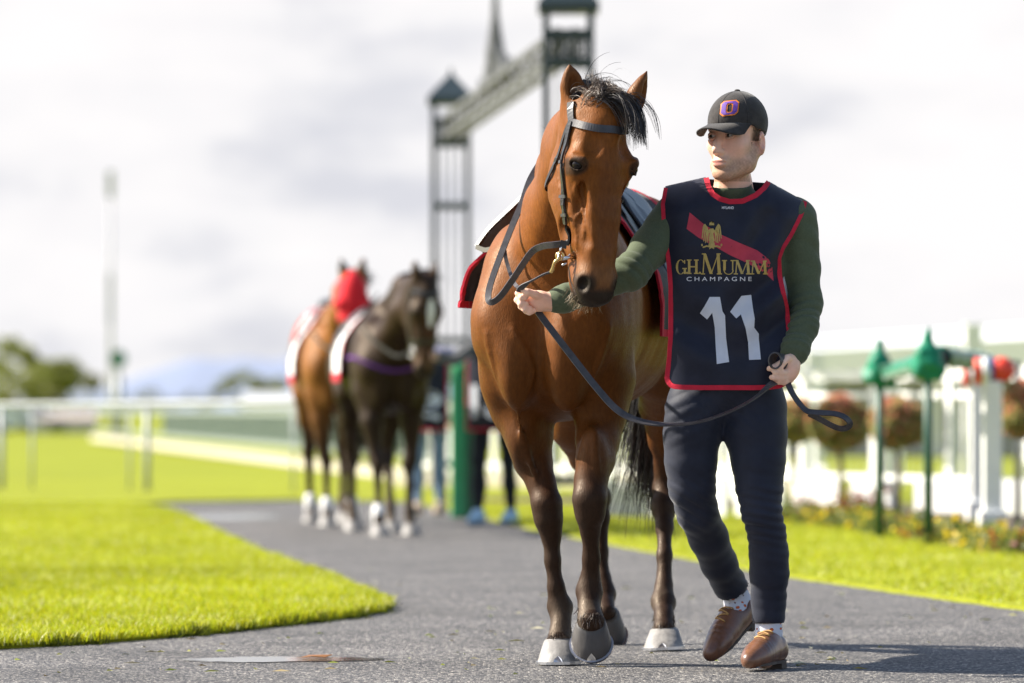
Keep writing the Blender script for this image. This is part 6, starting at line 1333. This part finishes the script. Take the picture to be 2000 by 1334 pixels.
# pale rail fence behind the arch towards the right
q0, q1 = np.array([-1.2, 56, 0]), np.array([3.2, 52, 0]); pf = thing('picket_fence', (q0+q1)/2, 'pale picket fence on a low kerb beyond the archway', 'fence'); pdv_ = q1-q0; pl_ = np.linalg.norm(pdv_); pdv_ /= pl_
for z in (.25, .85): b = MB(); b.ribbon([q0+[0, 0, z], q1+[0, 0, z]], (0, 0, 1), .06, .04); b.build('fence_rail', M_wp, pf)
b = MB(); b.ribbon([q0+[0, 0, .08], q1+[0, 0, .08]], (0, 0, 1), .16, .25); b.build('kerb', M_kerb, pf)
pk = MB(); pk.box((0, 0, 0), (.05, .02, .85)); pk0 = None
for k in range(int(pl_/.13)):
    q = q0+pdv_*(.06+.13*k)+[0, 0, .5]
    if pk0 is None: pk0 = pk.build('picket', M_wp, pf, origin=(0, 0, 0)); pk0.location = q-wo(pf)
    else: copy_to(pk0, q, pf, math.atan2(pdv_[1], pdv_[0]))
# distant trees
def tree(c, h, rx, label, seed, dark=1.0, n=2600, gaps=False):
    t = thing('tree', (c[0], c[1], 0), label, 'tree', 'trees along the far side of the track'); g = np.random.default_rng(seed)
    b = MB(); b.tube([(c[0], c[1], -.1), (c[0]+.02*h, c[1], h*.3), (c[0]-.02*h, c[1], h*.62)], [h*.035, h*.026, h*.012], 8); b.build('trunk', M_bark, t, smooth=True)
    cl = [(c[0]+g.normal()*rx*.5, c[1]+g.normal()*rx*.5, h*g.uniform(.42, .92), rx*g.uniform(.24, .46)) for _ in range(12)]
    for k in range(5): q = cl[k]; b = MB(); b.tube([(c[0], c[1], h*.35), (q[0], q[1], q[2])], [h*.014, h*.005], 6); b.build('limb', M_bark, t, smooth=True)
    def fn(g): q = cl[g.integers(12)]; d = g.normal(size=3); d /= np.linalg.norm(d); return np.array(q[:3])+d*q[3]*g.uniform()**.4*np.array([1, 1, .8])
    V, F, C = leaf_cloud(n, fn, h*.035, lambda g, p: np.array([.24, .26, .06])*dark*g.uniform(.6, 1.4), seed); V[:, 2] = np.maximum(V[:, 2], .02); mk('crown', V, F, M_leaf, t, cols=C)
def far(px, Y): return (P(px, 0, Y)[0], Y)
tree(far(70, 215), 3.9, 1.5, 'tall rounded olive tree rising over the running rail', 201, 1.0); tree(far(25, 210), 2.6, 1.5, 'lower bushy tree beside the tall olive tree', 202, .95); tree(far(118, 220), 2.6, 1.3, 'dark small tree beside the tall olive tree', 203, .6)
tree(far(480, 230), 2.5, 1.35, 'rounded dark green tree standing alone before the hills', 204, .75); tree(far(525, 232), 2.1, 1.1, 'low dark tree beside the rounded tree before the hills', 206, .5)
for i, (px_, h_) in enumerate(((170, 1.5), (285, 1.75), (340, 1.4), (395, 1.5), (225, 1.3))): tree(far(px_, 300+i*8), h_+.3, 1.6, ['small hazy tree beside the dark small tree', 'small hazy tree to the hill side of the light mast', 'small hazy tree below the middle of the hills', 'small hazy tree next to the rounded tree', 'small hazy tree directly behind the light mast'][i], 210+i, .5, 700)
# hills
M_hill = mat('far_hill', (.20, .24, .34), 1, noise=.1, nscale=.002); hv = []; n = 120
for i in range(n+1):
    x = -700+1600*i/n; px_ = 1000+x/4200*FPX; hgt = 38*math.exp(-((px_-420)/230)**2)+24*math.exp(-((px_-780)/200)**2)+16*math.exp(-((px_-1500)/500)**2)+7+2.0*math.sin(px_/40.)+1.2*math.sin(px_/17.)
    hv += [(x, 4200, -5), (x, 4210+hgt*4, hgt), (x, 4700, -5)]
hf_ = []
for i in range(n): hf_ += [(i*3, i*3+3, i*3+4, i*3+1), (i*3+1, i*3+4, i*3+5, i*3+2)]
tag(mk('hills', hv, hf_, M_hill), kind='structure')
# floodlight mast with a green panel on its ladder
mx_ = far(216, 160); mast = thing('light_mast', (*mx_, 0), 'tall slim pale light mast with a lamp head', 'mast'); M_mast = mat('mast_paint', (.42, .42, .45), .5); b = MB(); b.tube([(*mx_, 0), (*mx_, 7.6)], [.075, .045], 10); b.build('pole', M_mast, mast, smooth=True)
b = MB(); b.box((*mx_, 7.9), (.2, .2, .8)); b.build('lamp_head', mat('lamp_grey', (.5, .49, .52), .6), mast); b = MB(); b.box((mx_[0]+.0, mx_[1], 4.3), (.14, .14, 1.6)); b.build('sleeve', M_mast, mast)
gl = far(231, 158); b = MB(); b.tube([(*gl, 0), (*gl, 2.35)], .07, 8); gs = thing('green_marker', (*gl, 0), 'round green marker disc on a pale post by the mast', 'sign'); b.build('post', M_pvc, gs); b = MB(); b.tube([(gl[0], gl[1]-.1, 2.42), (gl[0], gl[1]+.05, 2.42)], .26, 20); b.build('disc', mat('marker_green', (.0, .16, .075), .5), gs); b = MB(); b.tube([(gl[0]+.02, gl[1], 0), (gl[0]+.02, gl[1], 1.9)], [.22, .12], 8); b.build('cover', M_pvc, gs, smooth=True)
# low far buildings and vehicles beyond the rail
for i, (px_, w_, h_, c1, c2, lab) in enumerate(((118, 2.6, .75, (.40, .34, .32), (.5, .48, .46), 'low pink-grey shed across the track'), (590, 4.0, 1.5, (.5, .52, .55), (.55, .56, .58), 'pale long shed on the skyline behind the red-hooded horse'))):
    q = far(px_, 190); t = thing('shed', (*q, 0), lab, 'building'); b = MB(); b.box((q[0], q[1], h_*.32), (w_, 2, h_*.64)); b.build('wall', mat('shed_wall', c2, .8), t); b = MB(); z = h_*.64; b.add([(q[0]-w_*.55, q[1]-1.2, z), (q[0]+w_*.55, q[1]-1.2, z), (q[0]+w_*.55, q[1]+1.2, z), (q[0]-w_*.55, q[1]+1.2, z), (q[0]-w_*.55, q[1], h_), (q[0]+w_*.55, q[1], h_)], [(0, 1, 5, 4), (2, 3, 4, 5), (0, 4, 3), (1, 2, 5), (3, 2, 1, 0)]); b.build('roof', mat('shed_roof', c1, .8), t)
    b = MB(); b.box((q[0], q[1]-1.02, h_*.25), (.5, .05, h_*.5)); b.build('door', M_dkgreen, t)
def van(px, Y, col, lab):
    q = far(px, Y); t = thing('van', (*q, 0), lab, 'van', 'vans parked across the track'); b = MB(); pr = [(-1.0, .2), (1.0, .2), (1.0, .55), (.78, .62), (.62, .98), (-.95, 1.0), (-1.0, .9)]; b.add([(q[0]+x, q[1]-.45, z) for x, z in pr]+[(q[0]+x, q[1]+.45, z) for x, z in pr], [tuple(range(7))[::-1], tuple(range(7, 14))]+[(i, (i+1) % 7, (i+1) % 7+7, i+7) for i in range(7)]); bevel(b.build('body', mat('van_paint', col, .3, coat=.5), t), .03)
    for x in (-.6, .6):
        for y in (-.46, .46): b = MB(); b.tube([(q[0]+x, q[1]+y-.06, .18), (q[0]+x, q[1]+y+.06, .18)], .18, 14); b.build('wheel', M_black, t)
    b = MB(); b.box((q[0]+.42, q[1]-.455, .78), (.4, .02, .24)); b.build('side_window', M_pgl, t)
van(20, 185, (.6, .65, .75), 'pale blue-white van parked nearest the tall olive tree'); van(52, 190, (.65, .66, .68), 'white van parked next to the low pink-grey shed')
